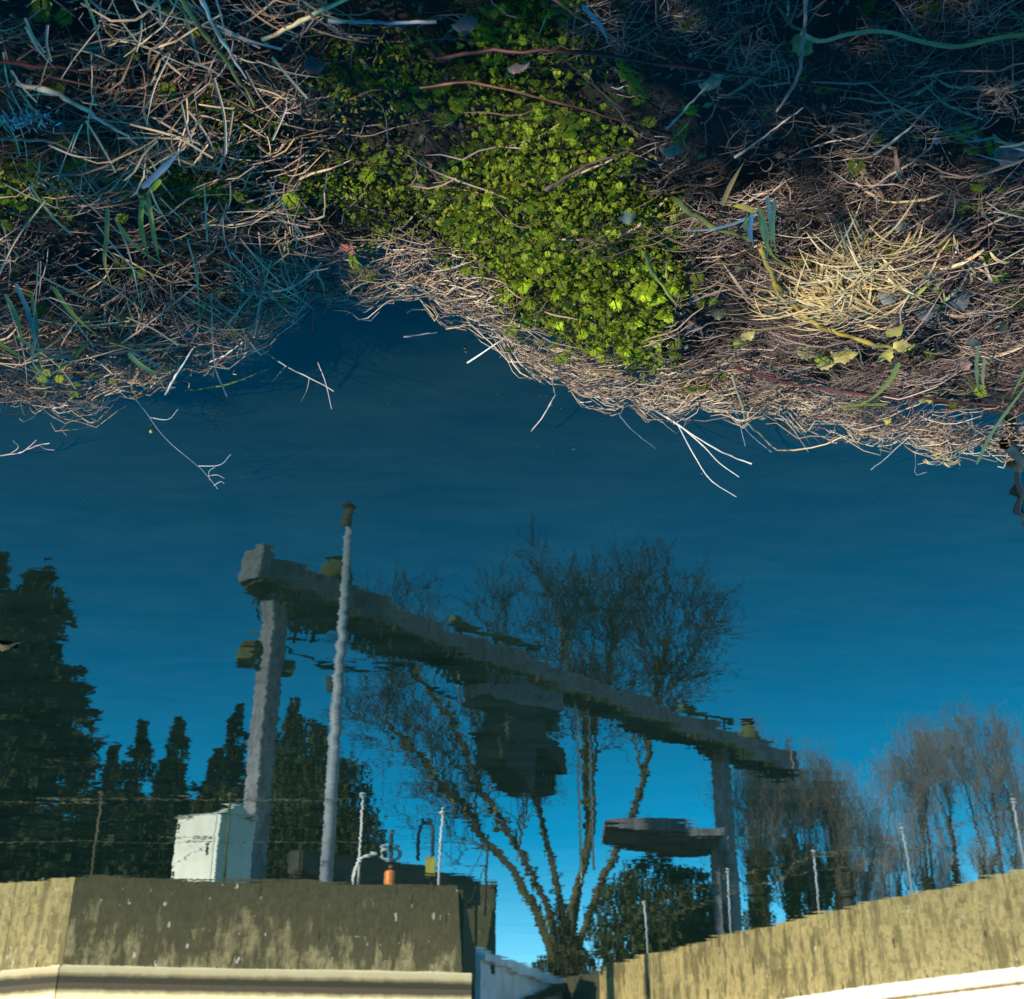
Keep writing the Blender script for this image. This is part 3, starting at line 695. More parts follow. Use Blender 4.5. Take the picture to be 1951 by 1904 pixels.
# birch-like young tree near hedge
def leaf_mass(n, lumps, size, col, hv=0.45):
    lumps = np.array(lumps, float); w = np.prod(lumps[:, 3:6], 1)**0.67; ii = rng.choice(len(lumps), n, p=w/w.sum())
    d = rdir(n); r_ = rng.uniform(0.5, 1.0, n)**0.5
    r_ = r_*(1+0.22*np.sin(d[:, 0]*9+ii)*np.sin(d[:, 1]*8+2*ii)*np.sin(d[:, 2]*7))
    c = lumps[ii, :3] + d*lumps[ii, 3:6]*r_[:, None]
    u = unit(rdir(n)+d*0.5); v_ = unit(np.cross(u, rdir(n))); s_ = rng.uniform(0.6, 1.3, n)[:, None]*size
    return cards(c, u*s_, v_*s_*0.6, colvar(n, col, hv))
def bush(name, base, lumps, n, size, col, label, cat='shrub', group=None):
    th = empty(name, base, label, cat, group)
    link('foliage', mesh_np('foliage', *leaf_mass(n, lumps, size, col), smooth_=False), th, M['needle'])
    N = 9; b = np.array(base, float)
    top = np.array([l[:3] for l in lumps])[rng.integers(0, len(lumps), N)]
    S_ = np.stack([stem_from([b+rng.uniform(-.2, .2, 3)*[1, 1, 0]-[0, 0, .1], b*0.4+t_*0.6, t_], 6) for t_ in top])
    link('stem', mesh_np('stem', *tubes(S_, np.outer(np.full(N, 0.05), np.linspace(1, .3, 6)), colvar(N, (0.08, 0.06, 0.04)), 5)), th, M['bark'])
    return th
def L_(px, py, D, rx, rz, ry=None): p = refl(px, py, D); return (p[0], -D, p[2], rx, ry or rx, rz)
bush('evergreen_shrub', (refl(1235, 1800, 27)[0], -27, QZ), [L_(1190, 1760, 27, 0.75, 0.9), L_(1250, 1720, 27, 0.8, 1.0), L_(1310, 1740, 27, 0.8, 0.9), L_(1345, 1780, 26.6, 0.6, 0.7), L_(1215, 1800, 26.7, 0.9, 0.7), L_(1290, 1800, 26.6, 0.9, 0.7)],
     15000, 0.055, (0.045, 0.06, 0.018), 'rounded dark green evergreen shrub behind the end of ochre wall')
bush('ivy_stump', (refl(1090, 1800, 27.5)[0], -27.5, QZ), [L_(1085, 1830, 27.5, 0.35, 0.6), L_(1068, 1760, 27.5, 0.22, 0.5), L_(1110, 1850, 27.2, 0.3, 0.4), L_(1040, 1850, 27.4, 0.3, 0.25)], 3500, 0.045, (0.04, 0.05, 0.018), 'narrow ivy smothered stump at the foot of the bare tree')
bush('evergreen_shrub', (refl(520, 1640, 24)[0], -26, QZ), [L_(540, 1600, 26, 0.8, 1.2), L_(600, 1560, 26, 0.9, 1.6), L_(650, 1560, 26.4, 0.7, 1.3), L_(570, 1500, 26.5, 0.7, 1.5), L_(690, 1620, 26, 0.5, 0.8), L_(430, 1590, 26, 0.9, 1.0)],
     17000, 0.055, (0.045, 0.055, 0.014), 'tall olive green evergreen shrub behind mast and cabinet')
def conifer(name, base, h, rad, label, group, nb=420, seed=0, col=(0.030, 0.044, 0.013), lean=0.0, shape=lambda u: np.where(u > .72, (1-u)*1.0, .28+.72*(1-(u/.72))**.7)):
    th = empty(name, base, label, 'tree', group)
    b = np.array(base)
    u = np.sort(rng.uniform(0.03, 1, nb)**0.9); az = rng.uniform(0, 6.28, nb)
    tier = 0.72 + 0.24*np.sin(u*h*4.6+seed) + 0.15*np.sin(az*2+u*h*1.1+seed) + rng.uniform(-.2, .2, nb)
    ln = rad*np.clip(shape(u)*1.05, 0.03, 1)*np.clip(tier, .35, 1.25)
    p0 = b + np.stack([lean*u*h, 0*u, u*h], 1)
    d = np.stack([np.cos(az), np.sin(az), np.where(u > .85, 0.5, 0.05)+rng.uniform(-.2, .2, nb)], 1)
    K = 6; tt = np.linspace(0, 1, K)
    P = p0[:, None] + unit(d)[:, None]*ln[:, None, None]*tt[None, :, None]
    P[:, :, 2] += (-0.25*ln[:, None]*tt**2 + 0.10*ln[:, None]*tt**4)
    tr = tubes((b + np.array([[0, 0, -.1], [lean*h*.5, 0, h*.5], [lean*h, 0, h*1.0]]))[None], np.array([[0.17, 0.1, 0.015]])*h/8, colvar(1, (0.05, 0.04, 0.03)), 7)
    brs = tubes(P, np.outer(ln*0.018+0.006, np.linspace(1, .3, K)), colvar(nb, (0.05, 0.04, 0.025)), 3)
    link('trunk', mesh_np('trunk', *cat_geo([tr, brs])), th, M['bark'])
    ns = 34; ii = np.repeat(np.arange(nb), ns); t_ = rng.uniform(0.12, 1.0, nb*ns)*(K-1); k0 = np.minimum(t_.astype(int), K-2); f_ = (t_-k0)[:, None]
    c = P[ii, k0]*(1-f_)+P[ii, k0+1]*f_; tg = unit(P[ii, k0+1]-P[ii, k0])
    n = len(c); uu = unit(tg + rdir(n)*0.75 + [0, 0, -0.28]); vv = unit(np.cross(uu, rdir(n))); s_ = rng.uniform(0.06, 0.17, n)[:, None]*1.25*(h/8)**0.4*np.clip(ln[ii]/(0.45*rad), .4, 1)[:, None]
    c = c + uu*s_*0.8
    link('foliage', mesh_np('foliage', *cards(c, uu*s_*1.25, vv*s_*0.42, colvar(n, col, 0.5)), smooth_=False), th, M['needle'])
def con(px, py, D, rad, label, group=None, **k):
    tpt = refl(px, py, D); conifer('conifer', (tpt[0], -D, QZ), tpt[2]-QZ, rad, label, group, **k)
con(78, 1088, 32, 3.1, 'tallest dark conifer with ragged crown at the end of the conifer screen', nb=1100, seed=1, shape=lambda u: (1-u)**.5)
con(2, 1062, 34, 2.5, 'second tall dark conifer standing behind the tallest one', nb=620, seed=2, shape=lambda u: (1-u)**.7)
con(-90, 1120, 33, 2.6, 'dark broad conifer beyond the tallest conifers of the screen', nb=500, seed=3)
sm = [(px, py, D, r_*1.75) for px, py, D, r_ in [(150, 1455, 29, 1.4), (215, 1432, 29, 1.2), (275, 1380, 29.5, 1.25), (318, 1455, 28.5, 1.1), (352, 1372, 30, 1.1), (410, 1430, 30.5, 1.2), (458, 1345, 31, 1.3), (528, 1378, 31, 1.1), (568, 1335, 31.5, 1.2), (612, 1400, 31, 1.3), (655, 1460, 31, 1.0)]]
for i, (px, py, D, rad) in enumerate(sm):
    con(px, py, D, rad, 'small dark pointed conifer in the screen behind the white cabinet', 'small conifers behind the cabinet', nb=430, seed=i*1.7, lean=rng.uniform(-.02, .02))

# moss and ivy hanging from the gantry beam: a mass nobody could count
n = 5200
u_ = np.concatenate([rng.uniform(0.3, 5.3, n*6//10), rng.uniform(5.3, bl, n-n*6//10)]); dens = np.abs(np.sin(u_*1.7)*np.sin(u_*0.63+.8))
hang = rng.uniform(0, 1, n)**2.2*(0.05+0.40*dens*(u_ < 5.4))
xy = B0[None] + bd[None]*u_[:, None] + np.array([-bd[1], bd[0]])[None]*rng.uniform(-.33, .33, n)[:, None]
c = np.stack([xy[:, 0], xy[:, 1], BZ0-0.10-hang], 1)
uu = unit(rdir(n)*0.7 + [0, 0, -1]); vv = unit(np.cross(uu, rdir(n))); s_ = rng.uniform(0.03, 0.07, n)[:, None]
o = link('hanging_moss', mesh_np('hanging_moss', *cards(c, uu*s_*1.4, vv*s_*0.7, colvar(n, (0.05, 0.062, 0.018), .5)), smooth_=False), None, M['needle'])
props(o, 'dark moss and ivy hanging along the underside of gantry beam', 'moss', kind='stuff')

# ------------------------------------------------------------------ unseen foliage added behind the viewpoint, shaped to shade the bank
hd = empty('shade_hedge', (0, 1.9, 0.45), 'unseen leafy screen added behind the viewpoint to shade the bank', 'shade_hedge')
lum = []
for x in np.arange(-7, 3.2, 0.5):
    top = 3.08 + 0.10*math.sin(x*2.1) + 0.08*math.sin(x*5.3+1) - 0.65*math.exp(-((x+2.7)/0.6)**2)
    lum.append((x, 2.0+0.2*math.sin(x*3), 1.0, 0.5, 0.45, 0.65)); lum.append((x+.2, 1.9, top-0.45, 0.42, 0.4, 0.45)); lum.append((x, 2.0, 1.75, 0.45, 0.45, 0.6))
low = [l for l in lum if l[2] < 2.0] + [(x, 1.95, 2.2, 0.5, 0.35, 0.35) for x in np.arange(-7, 3.2, 0.4) if x > -2.2]
hi = [l for k, l in enumerate(lum) if l[2] >= 2.0 and (l[0] > -3.3 or k % 2)]
link('foliage', mesh_np('foliage', *cat_geo([leaf_mass(24000, low, 0.05, (0.05, 0.075, 0.02)), leaf_mass(5600, hi, 0.05, (0.05, 0.075, 0.02))]), smooth_=False), hd, M['leaf'])
N = 60; xb = rng.uniform(-7, 3, N)
S_ = np.stack([np.stack([xb + rng.normal(size=N)*0.15*k, 2.0 + rng.normal(size=N)*0.08*k, 0.3 + 0.6*k + 0*xb], 1) for k in range(5)], 1)
link('stem', mesh_np('stem', *tubes(S_, np.outer(np.full(N, 0.014), np.linspace(1, .4, 5)), colvar(N, (0.08, 0.06, 0.04)), 5)), hd, M['bark'])
# ------------------------------------------------------------------ near bank: vegetation
FERN = [[(880, -60), (1080, -60), (1120, 60), (1110, 130), (1150, 200), (1210, 260), (1230, 340), (1290, 430), (1300, 520), (1285, 600), (1225, 690), (1150, 670), (1090, 640), (1000, 600), (905, 545), (930, 500), (850, 460), (845, 380), (880, 300), (900, 230), (905, 140)],
        [(560, 340), (640, 280), (760, 260), (850, 330), (850, 420), (720, 440), (640, 410)], [(560, 80), (760, 60), (900, 80), (900, 180), (740, 210), (640, 200)],
        [(-60, 300), (60, 285), (140, 320), (130, 390), (-60, 400)], [(220, 280), (330, 270), (440, 290), (450, 370), (330, 390), (230, 370)], [(390, 160), (470, 180), (520, 240), (440, 270), (380, 240)]]
def world_px(x, y):
    return proj(np.stack([x, y, z_mat(x, y)], -1))
def fern_mask(px, py):
    w = np.zeros(np.shape(px), int)
    jx = px + 22*np.sin(py*0.045)+14*np.sin(py*.11+px*.03); jy = py + 18*np.sin(px*0.05)+12*np.sin(px*.13)
    for i, pg in enumerate(FERN): w = np.where(in_poly(jx, jy, pg) & (w == 0), i+1, w)
    return w
# --- litter stems ---------------------------------------------------------
PAL = np.array([1.18, .96, .78])*np.array([(0.42, 0.36, 0.28), (0.34, 0.28, 0.22), (0.26, 0.20, 0.17), (0.50, 0.44, 0.32), (0.20, 0.15, 0.12), (0.36, 0.31, 0.29), (0.12, 0.085, 0.07), (0.44, 0.37, 0.22)])
def walk(c, th, L, K, curl, lift, arch):
    """stems lying on the mat: centres c [N,2]"""
    N = len(c); st = (L/(K-1))[:, None]
    dth = np.cumsum(rng.normal(size=(N, K-1))*curl[:, None], 1) + np.linspace(-.5, .5, K-1)[None]*rng.normal(size=(N, 1))*curl[:, None]*2.5
    a = th[:, None] + dth
    stp = np.stack([np.cos(a), np.sin(a)], -1)*st[..., None]
    kk = rng.integers(1, K-1, N); kink = np.where(rng.uniform(size=N) < .45, rng.normal(size=N)*.9, 0)
    a = a + np.where(np.arange(K-1)[None] >= kk[:, None], kink[:, None], 0)
    stp = np.stack([np.cos(a), np.sin(a)], -1)*st[..., None]*rng.uniform(.5, 1.5, (N, K-1, 1))
    xy = np.concatenate([np.zeros((N, 1, 2)), np.cumsum(stp, 1)], 1); xy = xy - xy.mean(1, keepdims=True) + c[:, None]
    tt = np.linspace(-1, 1, K)
    z = z_mat(xy[..., 0], xy[..., 1]) + lift[:, None] + arch[:, None]*(1-tt**2)[None]
    tilt = rng.normal(size=(N, 1))*0.10*L[:, None]
    z = np.maximum(z + tilt*tt[None], 0.006)
    return np.concatenate([xy, z[..., None]], -1)
def sample_xy(n, x0, x1, s0, s1, pw=1.0):
    x = rng.uniform(x0, x1, n); s = s0 + (s1-s0)*rng.uniform(0, 1, n)**pw
    return x, s - d_edge(x)
def litter(n, xr, sr, Lr, rr, curl, thf, lift, name, label, keep=None, pal=None, K=6, pw=1.0, outw=0.0):
    x, y = sample_xy(n, *xr, *sr, pw); px, py = world_px(x, y)
    if keep is not None:
        k = rng.uniform(0, 1, n) < keep(px, py, x, y); x, y, px, py = x[k], y[k], px[k], py[k]
    n = len(x); L = rng.uniform(*Lr, n); th = thf(px, py, x, y, n)
    P = walk(np.stack([x, y], 1), th, L, K, np.full(n, curl)*rng.uniform(.3, 1.5, n), rng.uniform(0, 1, n)**1.6*lift, rng.uniform(0, .12, n)*L)
    r = np.exp(rng.uniform(np.log(rr[0]), np.log(rr[1]), n))
    #
    pl_ = PAL if pal is None else pal
    c = pl_[rng.integers(0, len(pl_), n)]*rng.uniform(.55, 1.2, (n, 1))
    return tubes(P, np.outer(r, np.array([.75, 1, 1, .95, .8, .45])[:K]), c, 3)
field = lambda px, py, x, y, n: 3.3*noise2(x, y, 3.2, 4) + rng.normal(size=n)*0.55
iso = lambda px, py, x, y, n: rng.uniform(0, 6.28, n)
def k_right(px, py, x, y): return np.where(fern_mask(px, py) == 1, 0.012, np.where(fern_mask(px, py) > 1, 0.12, np.where(px > 1180, 1, np.where(px > 560, .55, .3))))*(0.12+0.88*smooth(noise2(x, y, 11, 2), -.7, .5))
def k_left(px, py, x, y): return np.where(fern_mask(px, py) > 0, 0.03, np.where(px < 600, 1.0, np.where(px < 900, .35, .12)))*(0.15+0.85*smooth(noise2(x, y, 8, 6), -.7, .5))
GREYP = np.array([.76, .68, .62])*np.array([(0.30, 0.25, 0.24), (0.22, 0.18, 0.17), (0.38, 0.33, 0.31), (0.15, 0.11, 0.10), (0.46, 0.41, 0.38), (0.10, 0.07, 0.06), (0.27, 0.19, 0.16)])
gs = []
def tufts(nt, per, xr, sr, Lr, rr, curl, spread, fan, lift, keep, pal, size, flat=False):
    """sheaves of stems that share a lie, piled on each other"""
    x, y = sample_xy(nt, *xr, *sr); px, py = world_px(x, y); k = rng.uniform(0, 1, nt) < keep(px, py, x, y); x, y = x[k], y[k]; nt = len(x)
    a0 = rng.uniform(0, 6.28, nt); hl = rng.uniform(0, 1, nt)**1.5*lift; tint = rng.uniform(.45, 1.25, nt); ci = rng.integers(0, len(pal), nt)
    ii = np.repeat(np.arange(nt), per); n = len(ii)
    cx = x[ii] + rng.normal(size=n)*size; cy = y[ii] + rng.normal(size=n)*size
    ok = s_in(cx, cy) > -.03; ii, cx, cy = ii[ok], cx[ok], cy[ok]; n = len(ii)
    th = a0[ii] + rng.normal(size=n)*spread; L = rng.uniform(*Lr, n)
    P = walk(np.stack([cx, cy], 1), th, L, 6, curl*rng.uniform(.3, 1.6, n), hl[ii] + rng.uniform(0, .015, n), rng.uniform(0, .22, n)*L)
    r = np.exp(rng.uniform(np.log(rr[0]), np.log(rr[1]), n))
    c = np.where(rng.uniform(size=(n, 1)) < .6, pal[ci[ii]], pal[rng.integers(0, len(pal), n)])*tint[ii][:, None]*rng.uniform(.6, 1.25, (n, 1))
    if flat:
        t2 = unit(P[:, -1]-P[:, 0]); sd = unit(np.cross(t2, rdir(n)*.7+[0, 0, 1.]))
        return ribbons(P, np.outer(r*1.5, np.array([.8, 1, 1, .95, .8, .3])), sd, c, .5)
    return tubes(P, np.outer(r, np.array([.75, 1, 1, .95, .8, .4])), c, 3)
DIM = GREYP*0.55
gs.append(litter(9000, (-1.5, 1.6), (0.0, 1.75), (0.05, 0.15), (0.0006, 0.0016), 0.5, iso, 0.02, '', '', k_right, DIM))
gs.append(tufts(430, 34, (0.05, 1.6), (0.05, 1.75), (0.04, 0.13), (0.0004, 0.0010), 0.55, 0.5, 0, .05, k_right, GREYP, .035))
gs.append(tufts(150, 22, (-.9, .5), (0.05, 1.75), (0.03, 0.10), (0.0005, 0.0012), 0.5, 0.6, 0, .045, k_right, GREYP*1.1, .03))
gs.append(litter(5200, (0.1, 1.6), (0.0, 1.7), (0.03, 0.10), (0.0005, 0.0012), 0.8, iso, 0.06, '', '', k_right, GREYP))
gs.append(litter(900, (-.6, 1.6), (0.05, 1.7), (0.08, 0.20), (0.0009, 0.0020), 0.3, iso, 0.07, '', '', k_right, GREYP*1.35))
gs.append(tufts(280, 22, (-1.6, .1), (0.03, 1.75), (0.06, 0.20), (0.0005, 0.0013), 0.16, 0.45, 0, .06, k_left, PAL, .04, True))
gs.append(tufts(90, 9, (.2, 1.6), (0.03, 1.75), (0.05, 0.14), (0.0010, 0.0022), 0.15, 0.5, 0, .05, k_right, PAL, .03, True))
gs.append(litter(2600, (-1.6, 0.2), (0.0, 1.75), (0.06, 0.20), (0.0008, 0.0022), 0.25, iso, 0.05, '', '', k_left, PAL*.7))
gs.append(litter(2400, (-1.5, 0.1), (0.0, 0.9), (0.06, 0.16), (0.0007, 0.0016), 0.35, iso, 0.05, '', '', k_left, GREYP))
gs.append(litter(5000, (-3.6, -1.4), (0.0, 1.8), (0.10, 0.26), (0.0012, 0.003), 0.2, field, 0.05, '', ''))
gs.append(litter(6000, (1.5, 3.6), (0.0, 1.8), (0.08, 0.2), (0.001, 0.0025), 0.4, field, 0.05, '', ''))
o = link('dead_grass_litter', mesh_np('dead_grass_litter', *cat_geo(gs)), None, M['straw'])
props(o, 'tangled mat of grey and straw coloured dead grass stems covering bank', 'dead grass', kind='stuff')
# rotted flakes and chaff between the stems
n = 9000; x, y = sample_xy(n, -1.7, 1.7, 0.0, 1.75); px, py = world_px(x, y); k = fern_mask(px, py) != 1; x, y = x[k], y[k]; n = len(x)
c = np.stack([x, y, z_mat(x, y) + rng.uniform(-.025, .03, n)], 1); u = unit(rdir(n)*[1, 1, .45]); v_ = unit(np.cross(u, rdir(n)*.5+[0, 0, 1.])); s_ = np.exp(rng.uniform(np.log(.0025), np.log(.011), n))[:, None]
o = link('leaf_chaff', mesh_np('leaf_chaff', *cards(c, u*s_, v_*s_*rng.uniform(.25, .7, (n, 1)), np.array([(.07, .05, .035), (.13, .09, .06), (.04, .035, .03), (.10, .10, .10), (.20, .15, .09)])[rng.integers(0, 5, n)]*rng.uniform(.6, 1.3, (n, 1))), smooth_=False), None, M['straw'])
props(o, 'rotted brown flakes of leaf and chaff between the dead stems', 'leaf litter', kind='stuff')
n = 70; fx, fy = sample_xy(n, -1.4, 1.4, -0.9, -0.03, .6); c = np.stack([fx, fy, np.full(n, .003)], 1); u = unit(rdir(n)*[1, 1, .05]); v_ = unit(np.cross(u, [0, 0, 1.])); s_ = np.exp(rng.uniform(np.log(.0015), np.log(.006), n))[:, None]
o = link('floating_scraps', mesh_np('floating_scraps', *cards(c, u*s_, v_*s_*.5, colvar(n, (.10, .09, .06), .5)), smooth_=False), None, M['straw'])
props(o, 'specks of chaff floating on the water near the bank', 'scum', kind='stuff')
# --- the fringe that curls out over the water -----------------------------
def out_dir(px, py, x, y, n): 
    e = (d_edge(x+.05)-d_edge(x-.05))/.1
    nx = e; ny = -np.ones(n); return np.arctan2(ny, nx) + rng.normal(size=n)*0.75
PALE = np.array([.85, .77, .68])*np.array([(0.55, 0.49, 0.42), (0.45, 0.38, 0.32), (0.36, 0.28, 0.23), (0.62, 0.56, 0.48), (0.28, 0.21, 0.18), (0.50, 0.42, 0.28)])
def k_fr(px, py, x, y): return np.where((px > 680) & (px < 1480), 1.0, np.where(px >= 1480, .5, .22))*(0.25+0.75*smooth(noise2(x, y, 16, 5), -.6, .5))
gs = [litter(3400, (-1.3, 1.4), (-0.03, 0.11), (0.04, 0.13), (0.0006, 0.0015), 0.65, out_dir, 0.05, '', '', k_fr, PALE, pw=1.0),
      litter(2600, (-1.3, 1.4), (-0.02, 0.20), (0.05, 0.14), (0.0007, 0.0016), 0.45, lambda px, py, x, y, n: out_dir(px, py, x, y, n)+1.57, 0.035, '', '', k_fr, PALE),
      litter(900, (-1.3, 1.4), (-0.06, 0.03), (0.06, 0.18), (0.0007, 0.0014), 0.55, out_dir, 0.05, '', '', k_fr, PALE),
      litter(800, (-1.3, 1.4), (-0.11, -0.02), (0.06, 0.20), (0.0008, 0.0016), 0.6, out_dir, 0.08, '', '', lambda px, py, x, y: np.where((px > 660) & (px < 1500), .75, .22), PALE*1.2)]
o = link('root_fringe', mesh_np('root_fringe', *cat_geo(gs)), None, M['straw'])
props(o, 'pale wiry fringe of dead stems curling over the water edge', 'dead grass', kind='stuff')

# --- feathery green ground cover ------------------------------------------
def frond_mesh(name, seed, hue):
    r_ = np.random.default_rng(seed); C = []; U = []; Vv = []; cl = []
    L = 1.0; npair = 8
    def leaflet(base, d, ln, up):
        s = np.cross(d, up); s /= np.linalg.norm(s)+1e-9
        for ang, l in ((0, 1.0), (0.75, .62), (-0.75, .62), (0.4, .5), (-.4, .5)):
            dd = d*math.cos(ang) + s*math.sin(ang)
            off = base + d*ln*(.30 if ang == 0 else (.18 if abs(ang) > .5 else .55))
            u = dd*ln*l*.42; C.append(off + u*.6); U.append(u); Vv.append(np.cross(dd, up)*ln*l*.125); cl.append(hue*r_.uniform(.75, 1.2))
    for k in range(npair):
        f_ = 0.22 + .72*k/npair; z = .30*math.sin(f_*2.6)
        b = np.array([f_, 0, z]); ln = .42*(1-f_)**.6 + .10
        for sg in (-1, 1):
            d = unit(np.array([.55, sg*1.0, .15+r_.uniform(-.15, .15)]))
            leaflet(b, d, ln*r_.uniform(.85, 1.15), unit(np.array([-.1, r_.uniform(-.3, .3), 1])))
            leaflet(b + d*ln*.55, d, ln*.7, unit(np.array([-.1, r_.uniform(-.3, .3), 1])))
    leaflet(np.array([.92, 0, .2]), unit(np.array([1, 0, -.1])), .25, np.array([0, 0, 1.]))
    g = cards(np.array(C), np.array(U), np.array(Vv), np.array(cl))
    return g
HUES = [np.array(h)*1.3 for h in ((0.18, 0.25, 0.008), (0.14, 0.21, 0.008), (0.12, 0.155, 0.010), (0.22, 0.29, 0.010))]
FG = [frond_mesh('f', 50+i, HUES[i % 4]) for i in range(8)]
def place_frond(g, p, az, pitch, size, roll, tint):
    Mx = np.array((Matrix.Rotation(az, 3, 'Z') @ Matrix.Rotation(-pitch, 3, 'Y') @ Matrix.Rotation(roll, 3, 'X')))
    return (g[0]*size) @ Mx.T + p, g[1], g[2]*tint
# moss floor under the feathery leaves
n = 190000; x, y = sample_xy(n, -1.5, 0.75, 0.0, 1.75); px, py = world_px(x, y); pk = np.zeros(n)
for dx_, dy_ in ((0, 0), (22, 0), (-22, 0), (0, 20), (0, -20), (40, 10), (-40, -10), (-15, 35)):
    pk += np.array([0, 1, .75, .6, .9, .8, .6])[fern_mask(px+dx_, py+dy_)]/8
k = rng.uniform(0, 1, n) < pk*(.35+.65*smooth(noise2(x, y, 13, 8), -.9, .2)); x, y = x[k], y[k]; n = len(x)
c = np.stack([x, y, z_mat(x, y) + rng.uniform(-.012, .034, n) + .014*noise2(x, y, 70, 9)], 1); u = unit(rdir(n)+[0, 0, .35]); v_ = unit(np.cross(u, rdir(n))); s_ = rng.uniform(.0025, .0065, n)[:, None]
mg = cards(c, u*s_, v_*s_*.55, colvar(n, (.15, .19, .010), .45, .2)*(.75+.35*noise2(x, y, 30, 12))[:, None].clip(.3, 1.4))
gs = [mg]
x, y = sample_xy(46000, -1.5, 0.75, 0.0, 1.75); px, py = world_px(x, y); w = fern_mask(px, py)
pk = np.array([0, 1.0, .6, .5, .8, .65, .5])[w]*(0.3+.7*smooth(noise2(x, y, 14, 8), -.8, .2))
k = rng.uniform(0, 1, len(x)) < pk; x, y, w, px, py = x[k], y[k], w[k], px[k], py[k]
for i in range(len(x)):
    z = float(z_mat(x[i], y[i])) - .01 + rng.uniform(0, .05)*(1.0 if w[i] == 1 else .7)
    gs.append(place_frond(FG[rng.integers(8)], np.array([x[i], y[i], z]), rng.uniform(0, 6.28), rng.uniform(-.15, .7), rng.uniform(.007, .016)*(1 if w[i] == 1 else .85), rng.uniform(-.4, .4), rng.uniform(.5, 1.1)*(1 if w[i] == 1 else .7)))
# scattered sprigs among the litter
x, y = sample_xy(260, -1.5, 1.4, 0.05, 1.7)
for i in range(len(x)):
    for _ in range(3):
        gs.append(place_frond(FG[rng.integers(8)], np.array([x[i]+rng.normal()*.02, y[i]+rng.normal()*.02, float(z_mat(x[i], y[i]))+rng.uniform(0, .03)]), rng.uniform(0, 6.28), rng.uniform(-.1, .6), rng.uniform(.02, .04), 0, rng.uniform(.4, .9)))
o = link('feathery_ground_cover', mesh_np('feathery_ground_cover', *cat_geo(gs), smooth_=False), None, M['fern'])
props(o, 'dense carpet of small yellow green feathery leaves on the bank', 'ground cover', kind='stuff')
# countable larger plants at the sunlit tip of the carpet
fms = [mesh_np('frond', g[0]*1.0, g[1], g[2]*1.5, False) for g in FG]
for f_ in fms: f_.materials.append(M['fern'])
tips = [(1130, 655), (1180, 668), (1215, 655), (1245, 630), (1275, 585), (1280, 540), (1255, 560), (1210, 610), (1160, 620), (1110, 615), (1060, 600), (1010, 575), (960, 545), (1000, 530), (1060, 550), (1110, 560),
        (1170, 560), (1220, 555), (1265, 505), (1225, 500), (1175, 505), (1120, 500), (1060, 490), (1000, 480), (950, 500), (900, 450), (960, 420), (1030, 430), (1100, 440), (1160, 440), (1215, 445), (980, 350), (920, 380), (1050, 330), (1130, 390)]
for i, (a, b) in enumerate(tips):
    p = bank(a + rng.uniform(-8, 8), b + rng.uniform(-8, 8), 0.02)
    e = empty('chervil_plant', p, 'bright yellow green feathery chervil plant at the water end of carpet', 'plant', 'chervil plants at the tip of the green carpet')
    nf = rng.integers(7, 10); a0 = rng.uniform(0, 6.28)
    for k in range(nf):
        f_ = bpy.data.objects.new('frond', fms[rng.integers(8)]); COL.objects.link(f_); f_.parent = e
        s_ = rng.uniform(.013, .023)*(1.2 if b > 520 else .85); f_.scale = (s_,)*3; f_.rotation_euler = (rng.uniform(-.3, .3), -rng.uniform(.0, .75), a0 + k*6.28/nf + rng.uniform(-.3, .3))

# --- individually visible stems, canes, blades and leaves ------------------
def spline(pts, n):
    P = np.array(pts, float); 
    if len(P) == 2: 
        t_ = np.linspace(0, 1, n)[:, None]; return P[0]*(1-t_)+P[1]*t_
    s = np.concatenate([[0], np.cumsum(np.linalg.norm(np.diff(P, axis=0), axis=1))]); s /= s[-1]; u = np.linspace(0, 1, n)
    out = np.empty((n, 3)); tg = np.gradient(P, s, axis=0)
    k = np.clip(np.searchsorted(s, u)-1, 0, len(P)-2); h = s[k+1]-s[k]; t_ = ((u-s[k])/h)[:, None]
    h = h[:, None]
    return (2*t_**3-3*t_**2+1)*P[k] + (t_**3-2*t_**2+t_)*h*tg[k] + (-2*t_**3+3*t_**2)*P[k+1] + (t_**3-t_**2)*h*tg[k+1]
def lift_pts(pts, lift):
    out = []
    for i, p_ in enumerate(pts):
        l = lift if np.isscalar(lift) else np.interp(i/(len(pts)-1), np.linspace(0, 1, len(lift)), lift)
        out.append(bank(p_[0], p_[1], l))
    return out
def stalk(name, pts, r, col, label, cat, lift=0.06, group=None, taper=0.5, branches=(), nodes=0):
    P = spline(lift_pts(pts, lift), max(8, 4*len(pts))); n = len(P)
    rr = r*np.linspace(1, taper, n)*(1+0.14*rng.normal(size=n)); P[1:-1] += rng.normal(size=(n-2, 3))*r*.35
    for k in range(nodes): rr[int((k+.6)/nodes*n) % n] *= 1.6
    c = np.asarray(col)*np.where(rng.uniform(size=(1, n, 1)) < .2, .45, rng.uniform(.7, 1.15, (1, n, 1)))*np.ones((1, n, 3))
    g = tubes(P[None], rr[None], c, 6)
    me = mesh_np(name, *g)
    if not branches:
        o = link(name, me, None, M['straw']); return props(o, label, cat, group)
    o = empty(name, P[0], label, cat, group); link('stem', me, o, M['straw'])
    for bp in branches:
        B = spline(lift_pts(bp, lift), 12)
        link('side_twig', mesh_np('side_twig', *tubes(B[None], (r*.7*np.linspace(1, .5, 12))[None], np.asarray(col)[None, None]*np.ones((1, 12, 3)), 5)), o, M['straw'])
    return o
